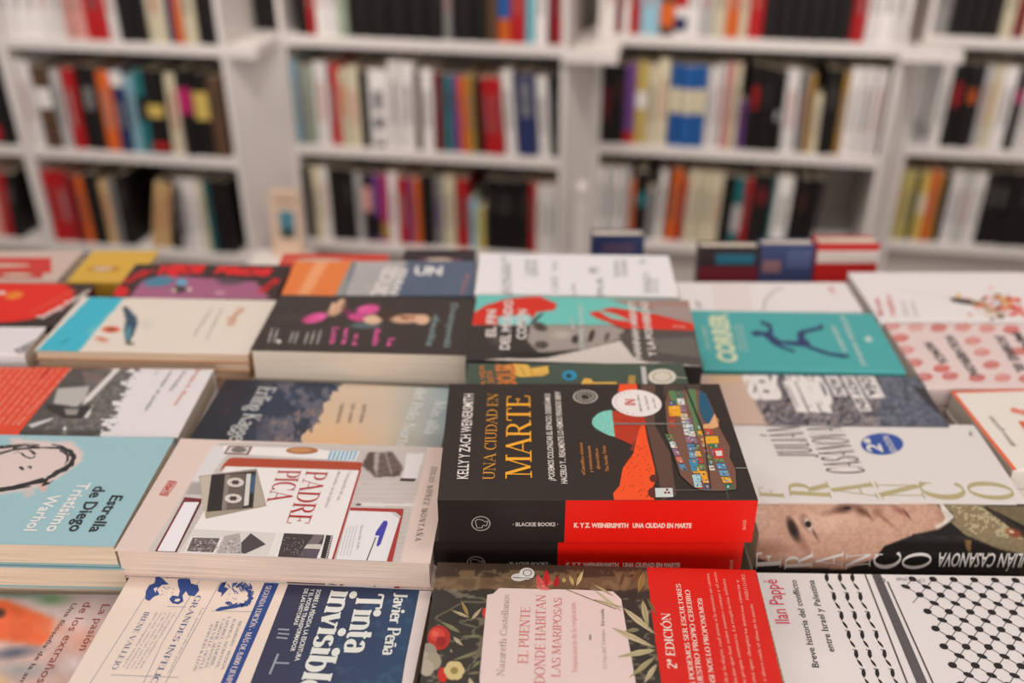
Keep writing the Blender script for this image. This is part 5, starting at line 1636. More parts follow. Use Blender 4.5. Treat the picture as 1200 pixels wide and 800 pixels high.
bl([(285, 115), (-150, 800)]); bl([(532, 130), (300, 520), (140, 860)]); bl([(656, 135), (250, 880)]); bl([(330, 305), (440, 308)]); bl([(590, 330), (830, 335)]); bl([(0, 705), (400, 720)])
b.poly(z6([(905, 154), (990, 158), (690, 850), (600, 850)]), BL, l0)
b.text('SEGUNDA EDICIÓN - MÁS DE 8.000 EJEMPLARES', z6((913, 182)), z6((628, 850)), z6((944, 182)), (226, 208, 204), l0 + 1, font='serif', thick=.16, thin=.06)
b.text('GRANDES INFELICES', z6((500, 240)), z6((190, 830)), z6((534, 240)), (58, 78, 128), l0 + 1, font='serif', thick=.13, thin=.04)
b.text('IRENE VALLEJO', z6((200, 334)), z6((2, 672)), z6((232, 334)), BLs, l0 + 1, font='serif', thick=.13, thin=.04)
NM = ['BRADBURY · PESSOA', 'KAFKA, NORTON,', 'LAFORET, LEMOINE,', 'CARVER, MANSON,', 'MELVILLE, HOYLE', 'ATWOOD & LEÓN']
for i, s in enumerate(NM):
    x = 752 - i * 33
    b.text(s, z6((x, 365 + abs(i - 2) * 12)), z6((x - 108, 660 + abs(i - 2) * 8)), z6((x + 17, 365 + abs(i - 2) * 12)), BLs, l0 + 1, font='serif', thick=.10, thin=.04)
TX = ['Un pequeño milagro que', 'nos habla de la literatura', 'y de la vida con una voz', 'cercana, sabia y luminosa', 'que acompaña siempre.']
for i, s in enumerate(TX):
    x = 372 - i * 26
    b.text(s, z6((x, 338)), z6((x - 205, 668)), z6((x + 14, 338)), (132, 130, 150), l0 + 1, font='serif', thick=.08, thin=.04)
b.text('Los mejores de los peores', z6((535, 310)), z6((330, 700)), z6((549, 310)), (132, 130, 150), l0 + 1, font='serif', thick=.08, thin=.04)
rr = random.Random(21)


def blob(cx, cy, pts, c=BL, lay=None):
    b.poly(z6([(cx + x, cy + y) for x, y in pts]), c, lay or l0 + 1)


# head lying on its side, wearing a hat
blob(0, 0, [(390, 150), (430, 122), (462, 135), (470, 170), (510, 180), (518, 210), (490, 245), (455, 240), (440, 215), (420, 240), (425, 275), (395, 292), (360, 285), (342, 262), (360, 240), (395, 245), (405, 215), (395, 185)])
blob(0, 0, [(378, 262), (400, 258), (408, 268), (392, 278), (372, 274)], BK, l0 + 2)
blob(0, 0, [(205, 215), (225, 180), (258, 168), (262, 132), (290, 130), (340, 175), (300, 178), (270, 205), (285, 235), (255, 245), (225, 272), (202, 262)])
blob(0, 0, [(250, 200), (275, 190), (262, 225)], BK, l0 + 2)
for _ in range(14):
    x, y = rr.uniform(285, 380), rr.uniform(190, 245)
    b.line(z6([(x, y), (x + rr.uniform(-14, 14), y + rr.uniform(-5, 5))]), .8, (90, 110, 160), l0 + 1)
# second head with long hair
for k in range(26):
    a = math.radians(-110 + k * 9.5)
    r0, r1 = rr.uniform(62, 78), rr.uniform(88, 104)
    cx, cy = 738, 238
    b.line(z6([(cx + r0 * math.cos(a), cy + r0 * .72 * math.sin(a)), (cx + r1 * math.cos(a + .2), cy + r1 * .78 * math.sin(a + .2))]), 2.6, BL, l0 + 1)
blob(0, 0, [(635, 185), (650, 165), (680, 160), (665, 190), (690, 200), (668, 225), (645, 250), (650, 225), (625, 215)])
blob(0, 0, [(612, 325), (640, 308), (700, 300), (760, 292), (820, 268), (800, 290), (740, 312), (680, 322), (625, 332)])
for _ in range(30):
    x, y = rr.uniform(640, 820), rr.uniform(165, 215)
    if x > 700 or y < 190:
        b.line(z6([(x, y), (x + rr.uniform(4, 20), y + rr.uniform(8, 24))]), 1.5, rr.choice([BL, (90, 110, 160)]), l0 + 1)
for _ in range(12):
    x, y = rr.uniform(675, 770), rr.uniform(220, 265)
    b.line(z6([(x, y), (x + rr.uniform(-12, 12), y + rr.uniform(-4, 4))]), .8, (110, 122, 160), l0 + 1)
bandmb = b.mb
b.mb = bb
root = b.finish(lower_label='copy of the navy paper-banded book', jit=.002)
bo = bandmb.build('paper_band', root)
tag(bo, 'wide cream paper band with blue portraits and lettering')

# ---------------- watercolour book, near left
b = Book('watercolour cover', 'book with orange and green watercolour shapes and small red title, bottom left corner', (-150, 694), (146, 697), .543, .15, 3, (206, 180, 176), page=(222, 200, 180), spine='far', ends='back')


def water(U, W):
    cv = Canvas(U, W, (204, 184, 182))
    z = Z(0, 640, 4)
    n = fbm(U, W, 22, 12)
    cv._mix(np.clip((W - 715) / 60, 0, .8), (208, 168, 156))
    cv.ell(60, 702, 30, 12, (120, 150, 116), 0, .8)
    cv.ell(20, 694, 55, 10, (112, 140, 122), 0, .8, .9)
    cv.poly(z([(-40, 245), (40, 255), (150, 300), (250, 340), (235, 430), (180, 470), (90, 450), (-60, 440)]), (226, 98, 50), blur=4)
    cv.ell(0, 718, 9, 8, (70, 40, 36), 0, .7)
    cv.ell(15, 765, 45, 10, (92, 96, 112), -8, .9)
    cv.ell(60, 735, 24, 14, (226, 132, 92), 0, 1, .7)
    cv.ell(25, 785, 60, 14, (150, 158, 160), 0, 1, .8)
    cv.ell(90, 780, 26, 18, (222, 214, 216), 0, 1, .8)
    cv.ell(0, 800, 16, 16, (214, 176, 120), 0, 1, .8)
    cv.ell(95, 750, 26, 22, (218, 146, 124), 0, 1, .7)
    cv.mul(.92 + .16 * n)
    return cv


b.paint(water, 170, 80)
z = Z(0, 640, 4)
RC = (150, 66, 58)
b.text('La pasión', z((481, 274)), z((370, 488)), z((520, 274)), RC, bold=-.003)
b.text('de los extraños', z((398, 262)), z((170, 640)), z((440, 262)), RC, bold=-.003)
b.text('Una filosofía de la amistad', z((340, 268)), z((20, 740)), z((364, 268)), (84, 64, 66))
b.text('Marina Garcés', z((545, 262)), z((385, 570)), z((572, 262)), (60, 50, 52), bold=.01)
b.finish(lower_label='copy of the watercolour cover book')

# ---------------- black-and-white car book with orange flap
b = Book('car-photo', 'white book with black and white car photo and orange-red flap, on the left', (-120, 508.5), (208, 512.5), .497, .111, 5, (226, 218, 218), page=(196, 182, 166), spine='far')


def car(U, W):
    cv = Canvas(U, W, (228, 221, 222))
    z = Z(0, 380, 4)
    n = fbm(U, W, 5, 31)
    n2 = fbm(U, W * 3, 9, 33)
    edge = 163 - (W - 418) * .46 + (n2 - .5) * 34 + (n - .5) * 8
    cv.where(U < edge, (112, 106, 102))
    cv.where((U < edge) & (n < .5), (86, 80, 77), .7)
    cv.where((U < edge - 16) & (n2 > .6), (140, 134, 130), .5)
    cv.where(U < 135 - (W - 417) * .85 - 10, (80, 74, 72), .8)
    cv.poly(z([(270, 300), (420, 290), (400, 350), (360, 385), (250, 370)]), (186, 180, 177), blur=1)
    cv.poly(z([(380, 215), (470, 230), (480, 260), (400, 275)]), (120, 100, 98), blur=1)
    cv.poly(z([(440, 165), (540, 175), (520, 190), (450, 185)]), (200, 194, 190), blur=1)
    cv.poly(z([(210, 370), (330, 390), (420, 380), (440, 400), (400, 440), (300, 440), (220, 400)]), (52, 47, 46), blur=1)
    cv.poly(z([(300, 395), (370, 395), (360, 425), (310, 425)]), (150, 144, 140), blur=1)
    cv.poly(z([(560, 150), (590, 150), (560, 215), (420, 360), (385, 380), (400, 345), (520, 225)]), (222, 214, 212), blur=1)
    cv.poly(z([(130, 470), (250, 435), (240, 450), (150, 485)]), (206, 200, 198), blur=1)
    cv.poly(z([(298, 480), (310, 478), (315, 515), (290, 515)]), (232, 226, 222), blur=1)
    cv.where((W > 504) & (U < edge), (60, 54, 52), .6)
    cv.poly(z([(390, 435), (435, 380), (425, 420), (410, 440)]), (210, 204, 200), blur=1)
    return cv


b.paint(car, 330, 120)
z = Z(0, 380, 4)
OR = (226, 72, 42)
b.poly([(-160, 400), (104, 414), (86, 428), (22.5, 507), (18, 516), (-160, 520)], OR, 2)
b.poly(z([(270, 150), (295, 152), (205, 255), (180, 248)]), (206, 22, 12), 3)
for k in range(11):
    x = 62 - k * 8.6
    s = ['la historia de una ambición que', 'recorre un país entero entre los', 'años del poder y la caída de todo']
    b.text(s[k % 3], (x + (8 if k < 1 else 0) + 26, 420), (x - 40, 498), (x + 26 + 3.4, 420), (236, 170, 150), 3, bold=.01)
b.text('Gabriela A. Bosco', z((938, 188)), z((812, 380)), z((962, 188)), (222, 120, 104))
b.text('El sonido', z((886, 186)), z((790, 312)), z((908, 186)), (120, 112, 114))
b.text('de vender el poder', z((818, 186)), z((672, 408)), z((838, 186)), (120, 112, 114))
b.text('Una novela', z((760, 184)), z((722, 236)), z((774, 184)), (160, 152, 154))
b.finish(lower_label='copy of the white book with the car photo', jit=.002)

# ---------------- mountain book
b = Book('dusk mountain', 'book with a dark blue mountain slope against a peach sky, behind the pink-edged notebook book', (220, 518), (515.5, 531), .505, .103, 5, (40, 42, 52), page=(214, 198, 180), spine='far')


def mount(U, W):
    z = Z(200, 430, 3.53)
    t = np.clip((U - 330) / 200, 0, 1)
    cv = Canvas(U, W, (0, 0, 0))
    sky = np.zeros(U.shape + (3,))
    for i, (a, c, d) in enumerate(zip((214, 184, 156), (206, 186, 166), (150, 168, 172))):
        sky[..., i] = np.where(t < .6, a + (c - a) * t / .6, c + (d - c) * (t - .6) / .4)
    glow = np.exp(-(((U - 392) / 50) ** 2 + ((W - 532) / 40) ** 2))
    cv.img = sky + glow[..., None] * np.array((24, 0, -24))
    n = fbm(U, W, 16, 41)
    n2 = fbm(U, W, 5, 44)
    edge = 402 - (W - 446) * .66 + (n - .5) * 22 + (n2 - .5) * 12
    cv.where(U < edge, (64, 74, 96))
    cv.where((U < edge) & (n > .52) & (U > 300), (116, 108, 116), .7)
    cv.where((U < edge) & (n2 > .56) & (U > 318) & (W > 480), (166, 132, 116), .55)
    cv.where((U < edge) & (n < .44), (42, 50, 70), .8)
    d = np.clip((330 - U - (W - 446) * .3 + (n - .5) * 60) / 45, 0, 1) * (U < edge)
    cv._mix(d, (40, 40, 50))
    return cv


b.paint(mount, 330, 120)
z = Z(200, 430, 3.53)
LT = (206, 206, 204)
b.text('Erling Kagge', z((368, 82)), z((240, 306)), z((442, 82)), LT, font='serif', thick=.14, thin=.06)
b.text('Más allá', z((1098, 138)), z((1048, 276)), z((1146, 138)), (216, 218, 214), font='serif', thick=.15, thin=.08)
b.text('del Polo Norte', z((1020, 88)), z((930, 336)), z((1066, 88)), (216, 218, 214), font='serif', thick=.15, thin=.08)
for k, s in enumerate(['HISTORIA', 'DE UNA', 'OBSESIÓN']):
    b.text(s, z((795 - k * 46, 155 - k * 2)), z((778 - k * 48, 232)), z((812 - k * 46, 155 - k * 2)), (126, 110, 100))
b.text('Taurus', z((232, 172)), z((222, 190)), z((246, 172)), (130, 90, 84))
b.finish(lower_label='copy of the book with the dusk mountain', jit=.001)

# ---------------- black book with a reclining figure in pink
b = Book('pink-lettered black', 'black book with a figure in pink and pink lettering, centre left', (293, 410), (547.5, 416), .474, .113, 4, (58, 48, 46), page=(226, 212, 194), spine='far')


def pinkfig(U, W):
    cv = Canvas(U, W, (60, 50, 47))
    z = Z(200, 280, 3.158)
    e = lambda x, y, rx, ry, col, ang=0, soft=.3, al=1: cv.ell(200 + x / 3.158, 280 + y / 3.158, rx / 3.158, ry / 3.158, col, ang, soft, al)
    e(440, 290, 60, 20, (84, 72, 66), 0, 1, .5)
    e(720, 320, 70, 14, (92, 104, 108), 0, .4)
    e(535, 292, 55, 20, (222, 84, 150), -14)
    e(610, 262, 38, 22, (206, 160, 130), -30)
    e(628, 236, 24, 12, (214, 172, 142), -40)
    e(730, 262, 52, 22, (222, 84, 150), -8)
    e(690, 290, 42, 16, (206, 70, 136), 8)
    e(655, 270, 20, 12, (120, 40, 86), 0)
    e(748, 298, 42, 20, (224, 184, 152), 0)
    e(800, 280, 40, 22, (70, 44, 38), 0)
    e(880, 294, 78, 20, (214, 166, 136), -4)
    e(870, 292, 18, 8, (150, 100, 82), 0)
    e(930, 298, 34, 22, (222, 180, 150), 0)
    e(910, 275, 50, 6, (70, 44, 38), 0)
    e(855, 286, 9, 3, (60, 36, 30), 0)
    e(896, 290, 12, 4, (150, 50, 50), 10)
    e(500, 296, 30, 12, (180, 50, 116), -14, 1, .7)
    e(560, 286, 26, 10, (236, 120, 176), -14, 1, .7)
    e(600, 250, 10, 20, (222, 180, 150), 20)
    e(640, 248, 8, 18, (150, 104, 82), 30)
    e(715, 255, 30, 8, (238, 120, 178), -10, 1, .7)
    return cv


b.paint(pinkfig, 190, 80)
z = Z(200, 280, 3.158)
PK = (218, 92, 152)
for s, x, y0, y1, h in [('Loca', 618, 328, 390, 26), ('era', 662, 330, 392, 22), ('en el', 700, 352, 394, 22), ('duelo', 775, 332, 396, 26), ('La', 828, 368, 398, 24)]:
    b.text(s, z((x - 18, y0)), z((x - 30, y1)), z((x + h - 18, y0)), PK, bold=.03)
for x, y0, y1 in [(372, 332, 386), (392, 334, 384), (450, 344, 386), (468, 344, 388), (505, 346, 390), (528, 342, 390), (552, 338, 390)]:
    b.text('relato', z((x, y0)), z((x - 14, y1)), z((x + 12, y0)), (176, 168, 160), bold=.03)
b.ell(*z((400, 380)), 3, 2.2, (210, 204, 196), 5)
b.text('Dostoyevski', z((1040, 240)), z((1010, 402)), z((1066, 240)), (128, 146, 146), bold=.02)
b.text('desliz', z((975, 282)), z((945, 400)), z((1000, 282)), (128, 146, 146), bold=.02)
b.finish(lower_label='copy of the black book with pink lettering', jit=.001)

# ---------------- book with a turned portrait in teal and red
b = Book('teal and red portrait', 'book with a sideways grey portrait under teal and red shapes, behind the MARTE book', (545.5, 421), (823, 429), .47, .129, 5, (52, 46, 44), page=(90, 80, 74), spine='near')


def hannah(U, W):
    cv = Canvas(U, W, (110, 196, 186))
    z = Z(530, 280, 3.75)
    e = lambda x, y, rx, ry, col, ang=0, soft=.3, al=1: cv.ell(530 + x / 3.75, 280 + y / 3.75, rx / 3.75, ry / 3.75, col, ang, soft, al)
    low = z([(0, 378), (1200, 378), (1200, 600), (0, 600)])
    cv.poly(low, (54, 47, 44), blur=1)
    cv.poly(z([(340, 378), (700, 378), (760, 400), (740, 440), (600, 480), (380, 500), (330, 450)]), (162, 150, 142), blur=2)
    cv.poly(z([(60, 540), (200, 525), (420, 520), (560, 490), (740, 445), (800, 520), (1000, 545), (1110, 560), (1110, 600), (0, 600)]), (214, 202, 194), blur=1)
    cv.poly(z([(730, 420), (790, 395), (1060, 400), (1130, 560), (860, 540), (800, 520)]), (84, 76, 72), blur=2)
    cv.poly(z([(860, 440), (1060, 430), (1090, 520), (900, 500)]), (112, 104, 98), blur=2, alpha=.8)
    e(200, 440, 60, 40, (120, 110, 104), 0, 1, .5)
    cv.poly(z([(80, 378), (85, 330), (150, 290), (240, 262), (380, 250), (460, 285), (450, 312), (370, 322), (340, 378)]), (214, 44, 26), blur=1)
    cv.poly(z([(200, 362), (200, 340), (340, 330), (370, 378), (200, 378)]), (150, 206, 206), blur=2)
    cv.poly(z([(600, 325), (700, 300), (900, 330), (1060, 372), (1065, 402), (760, 395), (640, 350)]), (214, 44, 26), blur=1)
    cv.poly(z([(620, 305), (720, 330), (800, 365), (700, 352)]), (140, 190, 176), blur=1)
    cv.poly(z([(690, 268), (1050, 268), (1060, 372), (900, 325)]), (166, 128, 118), blur=2)
    cv.poly(z([(880, 290), (1040, 300), (1060, 365), (900, 325)]), (160, 150, 146), blur=2, alpha=.7)
    e(385, 385, 40, 22, (84, 72, 68), 20)
    e(385, 388, 12, 8, (40, 34, 32), 0)
    e(370, 350, 45, 8, (40, 70, 70), -40)
    e(392, 465, 36, 22, (92, 82, 78), 0)
    e(400, 468, 10, 7, (36, 30, 30), 0)
    e(540, 440, 18, 22, (60, 50, 48), 20)
    e(480, 420, 60, 24, (186, 176, 168), 0, .8)
    e(612, 425, 14, 34, (58, 44, 42), 20)
    e(680, 430, 12, 24, (90, 78, 74), 20)
    e(570, 455, 40, 14, (120, 110, 104), -20, 1, .7)
    e(330, 510, 130, 18, (36, 31, 30), 0)
    return cv


b.paint(hannah, 210, 100)
z = Z(530, 280, 3.75)
WW = (226, 216, 210)
for s, S, E, T in [('EL FIN', (190, 430), (192, 312), (146, 430)), ('DEL MUNDO', (250, 487), (268, 270), (206, 487)), ('COMÚN', (324, 442), (328, 312), (280, 442)), ('HANNAH ARENDT', (832, 525), (800, 275), (800, 525)), ('Y LA POSVERDAD', (896, 518), (856, 275), (862, 518))]:
    b.text(s, z(S), z(E), z(T), WW, bold=.03)
b.text('MÁXIMO', z((538, 395)), z((532, 345)), z((522, 395)), (206, 214, 208), bold=.02)
b.text('CORRAL ALONSO', z((580, 490)), z((572, 290)), z((558, 490)), (206, 214, 208), bold=.01)
b.text('taurus', z((1024, 392)), z((968, 386)), z((1024, 384)), (232, 226, 220))
b.finish(lower_label='copy of the book with a teal and red portrait', jit=.001)

# ---------------- dark green book between
b = Book('dark green fruit-drawing', 'dark green book with orange lettering and yellow drawings, mostly hidden behind the MARTE book', (546, 454), (808, 454), .462, .040, 6, (70, 84, 72), page=(60, 50, 46), spine='near')
z = Z(530, 400, 3.75)
b.text('LA VIDA', z((150, 205)), z((140, 104)), z((125, 205)), (196, 122, 60), bold=.03)
b.text('SECRETA', z((190, 215)), z((175, 128)), z((162, 215)), (196, 122, 60), bold=.03)
b.text('ÁRBOLES', z((285, 240)), z((268, 100)), z((200, 240)), (206, 120, 56), bold=.05)
YL = (226, 178, 84)
b.poly(z([(225, 112), (270, 98), (330, 102), (345, 118), (420, 108), (425, 140), (400, 152), (300, 158), (262, 145), (258, 125)]), YL, 3)
b.line(z([(300, 112), (320, 150)]), 1.6, (176, 126, 50), 4)
b.line(z([(345, 118), (350, 150), (420, 140)]), 1.2, (176, 126, 50), 4)
b.ell(*z((515, 150)), 9, 6, (40, 140, 176), 3)
b.ell(*z((512, 152)), 3.5, 2.6, (40, 50, 60), 4)
b.poly(z([(580, 162), (610, 165), (620, 180), (720, 178), (730, 195), (560, 195)]), YL, 3)
b.poly(z([(775, 150), (805, 150), (812, 250), (780, 250)]), (176, 140, 70), 3)
b.poly(z([(828, 110), (850, 112), (870, 250), (848, 250)]), (196, 186, 186), 3)
b.ell(*z((922, 156)), 16.5, 9.2, (216, 206, 190), 4)
b.ell(*z((922, 156)), 11, 6, (150, 140, 120), 5, ring=.1)
b.line(z([(985, 158), (1040, 162)]), 2, (206, 196, 186), 4)
b.finish(lower_label='copy of the dark green book with yellow drawings', jit=.001)

# ---------------- white calligraphy book behind
b = Book('white hand-lettered', 'white book with thin grey handwritten capitals, standing highest at the back centre', (556, 343.5), (795, 347), .472, .098, 5, (236, 230, 230), spine='near', page=(220, 212, 206))
z = Z(530, 280, 3.75)
CGY = (140, 132, 130)
for x, y0, y1, s, h in [(262, 240, 105, 'ESCRIBIR', 26), (238, 235, 75, 'DESDE', 22), (378, 160, 92, 'ERA', 32), (345, 158, 90, 'UNA', 28), (468, 236, 170, 'CASI', 34), (465, 135, 105, 'N', 26), (545, 245, 200, 'UN', 20), (668, 245, 172, 'MUR', 34), (650, 150, 128, 'MI', 52), (770, 165, 95, 'GRAN', 30), (735, 165, 95, 'RARA', 26), (905, 235, 175, 'LUZ', 40), (870, 240, 150, 'SILENCIO', 30), (850, 110, 90, 'AL', 30)]:
    b.text(s, z((x, y0)), z((x - 4, y1)), z((x - h, y0)), CGY, bold=-.012)
b.finish(lower_label='copy of the white hand-lettered book', jit=.001)

# ---------------- running book
b = Book('teal runner', 'turquoise book with a dark blue running figure and cream title, right of centre', (824.5, 431.5), (1062, 436), .527, .124, 4, (76, 168, 168), page=(214, 204, 188), spine='near')
z = Z(800, 340, 3)
NV = (46, 62, 104)
b.text('CORRER', z((194, 256)), z((150, 84)), z((126, 256)), (210, 218, 184), bold=.05)
b.text('EL ATLAS ESENCIAL', z((232, 215)), z((208, 118)), z((216, 215)), (190, 214, 206))
b.text('SOBRE NUESTRA FORMA', z((212, 216)), z((190, 118)), z((198, 216)), (190, 214, 206))
b.text('VICTORIA', z((100, 210)), z((78, 125)), z((84, 210)), (200, 216, 200))
b.text('JOHANNA MANRIQUE', z((648, 268)), z((568, 92)), z((628, 268)), (206, 222, 216), bold=.01)
b.text('SORENSEN', z((580, 218)), z((536, 128)), z((562, 218)), (206, 222, 216), bold=.01)
b.text('B', z((668, 182)), z((660, 162)), z((644, 182)), (206, 222, 216), bold=.03)
b.ell(*z((262, 152)), 7, 3.2, NV, 4)
b.poly(z([(275, 148), (300, 145), (345, 178), (400, 180), (430, 170), (448, 182), (440, 200), (400, 196), (350, 190), (320, 192), (298, 172), (278, 158)]), NV, 4)
b.poly(z([(300, 150), (302, 132), (272, 116), (276, 106), (312, 120), (318, 140), (316, 160)]), NV, 4)
b.poly(z([(318, 180), (350, 195), (396, 212), (392, 220), (345, 204), (312, 188)]), NV, 4)
b.poly(z([(404, 178), (402, 150), (412, 142), (480, 128), (484, 118), (496, 124), (492, 138), (430, 152), (428, 176)]), NV, 4)
b.poly(z([(425, 178), (460, 200), (520, 220), (575, 226), (590, 236), (560, 238), (500, 226), (440, 204), (415, 192)]), NV, 4)
b.finish(lower_label='copy of the turquoise book with the runner', jit=.001)

# ---------------- 'ser judio' book
b = Book('soldier-photo', 'book with white block capitals across a grey street photo, before the turquoise book', (833, 497), (1113, 500), .529, .087, 4, (100, 92, 96), page=(190, 176, 160), spine='near')


def street(U, W):
    cv = Canvas(U, W, (128, 118, 120))
    z = Z(800, 340, 3)
    n = fbm(U, W, 9, 51)
    n2 = fbm(U, W * 1.5, 5, 55)
    cv.where(n > .5, (84, 80, 90), .9)
    cv.where(n2 > .58, (178, 166, 164), .6)
    cv.where(n < .36, (56, 52, 60), .8)
    cv.where(U > 1030, (84, 98, 118), .5)
    cv.poly(z([(60, 270), (240, 270), (250, 380), (300, 475), (60, 475)]), (206, 176, 160), blur=3)
    cv.poly(z([(70, 275), (250, 275), (240, 320), (110, 330)]), (214, 178, 140), blur=3, alpha=.8)
    cv.poly(z([(860, 350), (800, 330), (860, 400), (950, 475)]), (60, 56, 62), blur=1)
    return cv


b.paint(street, 170, 60)
z = Z(800, 340, 3)
BLK = (234, 226, 222)
b.text('SER', z((205, 300)), z((335, 300)), z((238, 385)), BLK, bold=.06)
b.text('JUDÍO', z((352, 300)), z((488, 300)), z((398, 402)), BLK, bold=.06)
for x0, x1, y0, y1, c in [(200, 235, 296, 382, 0), (345, 500, 296, 312, 0)]:
    pass
for k, (x0, w) in enumerate([(342, 40), (388, 38), (430, 38)]):
    b.poly(z([(x0 + 10, 318 + k * 2), (x0 + w + 10, 318 + k * 2), (x0 + w + 60, 432), (x0 + 60, 428)]), BLK, 4)
    b.line(z([(x0 + 26, 335), (x0 + 62, 410)]), 2.0, (96, 90, 96), 5)
for k, (x0, y1, n) in enumerate([(498, 372, 3), (556, 425, 5), (612, 380, 3), (660, 378, 3)]):
    w = 52 if k < 3 else 18
    dx = (y1 - 302) * .52
    b.poly(z([(x0, 302), (x0 + w - 6, 302), (x0 + w - 6 + dx, y1), (x0 + dx, y1)]), BLK, 4)
    if k < 3:
        b.text(['AÚN', 'HOY EN', 'DÍA'][k], z((x0 + 12, 308)), z((x0 + 8 + dx * .92, y1 - 6)), z((x0 + 42, 308)), (86, 80, 88), 5, bold=.04)
b.finish(lower_label='copy of the street-photo book with white block capitals', jit=.001)

# ---------------- orange-rimmed cream book, right edge
b = Book('orange-rimmed cream', 'cream book with a thin orange rim, at the right edge behind the gold-capital book', (1113.5, 458.2), (1346.8, 451.5), 0.527, 0.126, 4, (230, 222, 212), page=(206, 196, 184), spine='near', ends='back')
z = Z(800, 340, 3)
OG = (232, 92, 40)
L, D = b.L, b.D
for q in ([(0, D - .0035), (L, D - .0035), (L, D), (0, D)], [(0, 0), (.0035, 0), (.0035, D), (0, D)]):
    b.put(q, [(0, 1, 2, 3)], OG, 2)
b.text('il sogno', z((1300, 470)), z((1150, 425)), z((1300, 445)), OG, bold=.04)
b.text('Ignacio Moroles', z((1160, 548)), z((1075, 445)), z((1178, 545)), (110, 98, 92))
b.text('azules', z((1230, 530)), z((1180, 460)), z((1262, 530)), OG, bold=.04)
b.finish(lower_label='copy of the cream book with an orange rim', jit=.001)

# ---------------- pink letter-pattern book
b = Book('pink letter-pattern', 'pink book covered in red circles with black vertical words, at the right edge', (1086.2, 454.3), (1341.6, 454.3), .527, .130, 4, (226, 204, 200), page=(226, 212, 204), spine='near')
z = Z(800, 340, 3)
rr = random.Random(8)
for (x, y) in [(735, 125), (820, 130), (900, 132), (985, 130), (1070, 135), (1155, 138), (765, 168), (1020, 178), (785, 210), (1052, 218), (815, 255), (910, 275), (1085, 262), (1180, 215), (850, 305), (940, 302), (1035, 308), (1125, 308), (1210, 310), (1240, 140), (1260, 180), (1280, 260), (1300, 310)]:
    c = rr.choice([(214, 74, 66), (222, 132, 124), (226, 160, 152), (206, 90, 80)])
    b.ell(*z((x, y)), 9, 4.6, c, 3, ring=.35)
    b.ell(*z((x, y)), 4, 2, c, 3, ring=.5)
    b.line(z([(x - 30, y + 6), (x + 32, y - 4)]), 3, c, 3)
for s, S, E in [('NUNCA', (845, 185), (905, 258)), ('VOLVIERON', (915, 158), (1012, 300)), ('SOBRE EL', (1095, 160), (1180, 290)), ('MAR', (1155, 150), (1220, 230)), ('OTRAS', (1200, 160), (1270, 280))]:
    b.text(s, z(S), z(E), z((S[0] + 32, S[1] - 2)), (62, 54, 54), bold=.03)
b.finish(lower_label='copy of the pink letter-pattern book', jit=.001)

# ---------------- white flower-spray book, back right
b = Book('white bouquet', 'large white book with a spray of orange and brown flowers, at the back right', (1031.0, 376.4), (1272.9, 376.4), .527, .122, 4, (234, 226, 224), page=(232, 224, 220), spine='near')
z = Z(800, 270, 3)
b.text('Mercedes', z((708, 300)), z((690, 238)), z((684, 300)), (222, 140, 140), bold=.02)
b.text('Halfon', z((752, 300)), z((730, 228)), z((728, 300)), (222, 140, 140), bold=.02)
b.text('Diario', z((795, 300)), z((780, 250)), z((776, 300)), (190, 180, 178))
b.text('pinchado', z((828, 300)), z((812, 250)), z((812, 300)), (190, 180, 178))
b.line(z([(770, 210), (860, 225), (945, 240)]), 1.2, (190, 182, 180), 3)
b.poly(z([(940, 236), (985, 240), (1060, 252), (1055, 266), (985, 258), (945, 250)]), (52, 44, 44), 4)
rr = random.Random(4)
for k in range(60):
    x, y = rr.gauss(1095, 45), rr.gauss(258, 22)
    b.ell(*z((x, y)), rr.uniform(2, 6), rr.uniform(1.2, 3), rr.choice([(226, 110, 74), (232, 150, 110), (140, 104, 70), (176, 140, 90), (214, 64, 48), (222, 180, 120), (214, 210, 206)]), 4 + k * .06)
b.ell(*z((1100, 256)), 6, 4, (206, 206, 210), 7.7)
for k in range(10):
    x, y = rr.uniform(1150, 1260), rr.uniform(270, 310)
    b.ell(*z((x, y)), 5, 2.2, rr.choice([(226, 110, 104), (226, 160, 140)]), 4)
b.finish(lower_label='copy of the large white book with a flower spray', jit=.001)

# ---------------- white book behind the runner
b = Book('white pink-dotted', 'white book with a pink dotted patch, behind the turquoise book', (802, 365), (1012, 365), .53, .073, 4, (232, 224, 222), page=(216, 208, 200), spine='near')
z = Z(800, 270, 3)
for i in range(9):
    for j in range(5):
        b.ell(*z((108 + i * 15 + j * 3, 200 + j * 18)), 1.7, 1.1, (226, 176, 170), 3)
b.line(z([(285, 280), (290, 245), (320, 215), (352, 200)]), 3, (150, 148, 150), 3)
b.text('rojo', z((540, 222)), z((520, 198)), z((520, 222)), (226, 130, 120), bold=.02)
b.text('poema', z((60, 270)), z((40, 250)), z((70, 262)), (120, 112, 112), bold=.02)
b.finish(lower_label='copy of the white book with a pink dotted patch', jit=.001)

# ---------------- cream book with blue strip
b = Book('cream blue-strip', 'cream book with a bright blue strip and a small penguin drawing, on the left', (40, 411), (291, 416), .489, .113, 13, (214, 150, 104), page=(226, 200, 172), spine='far')


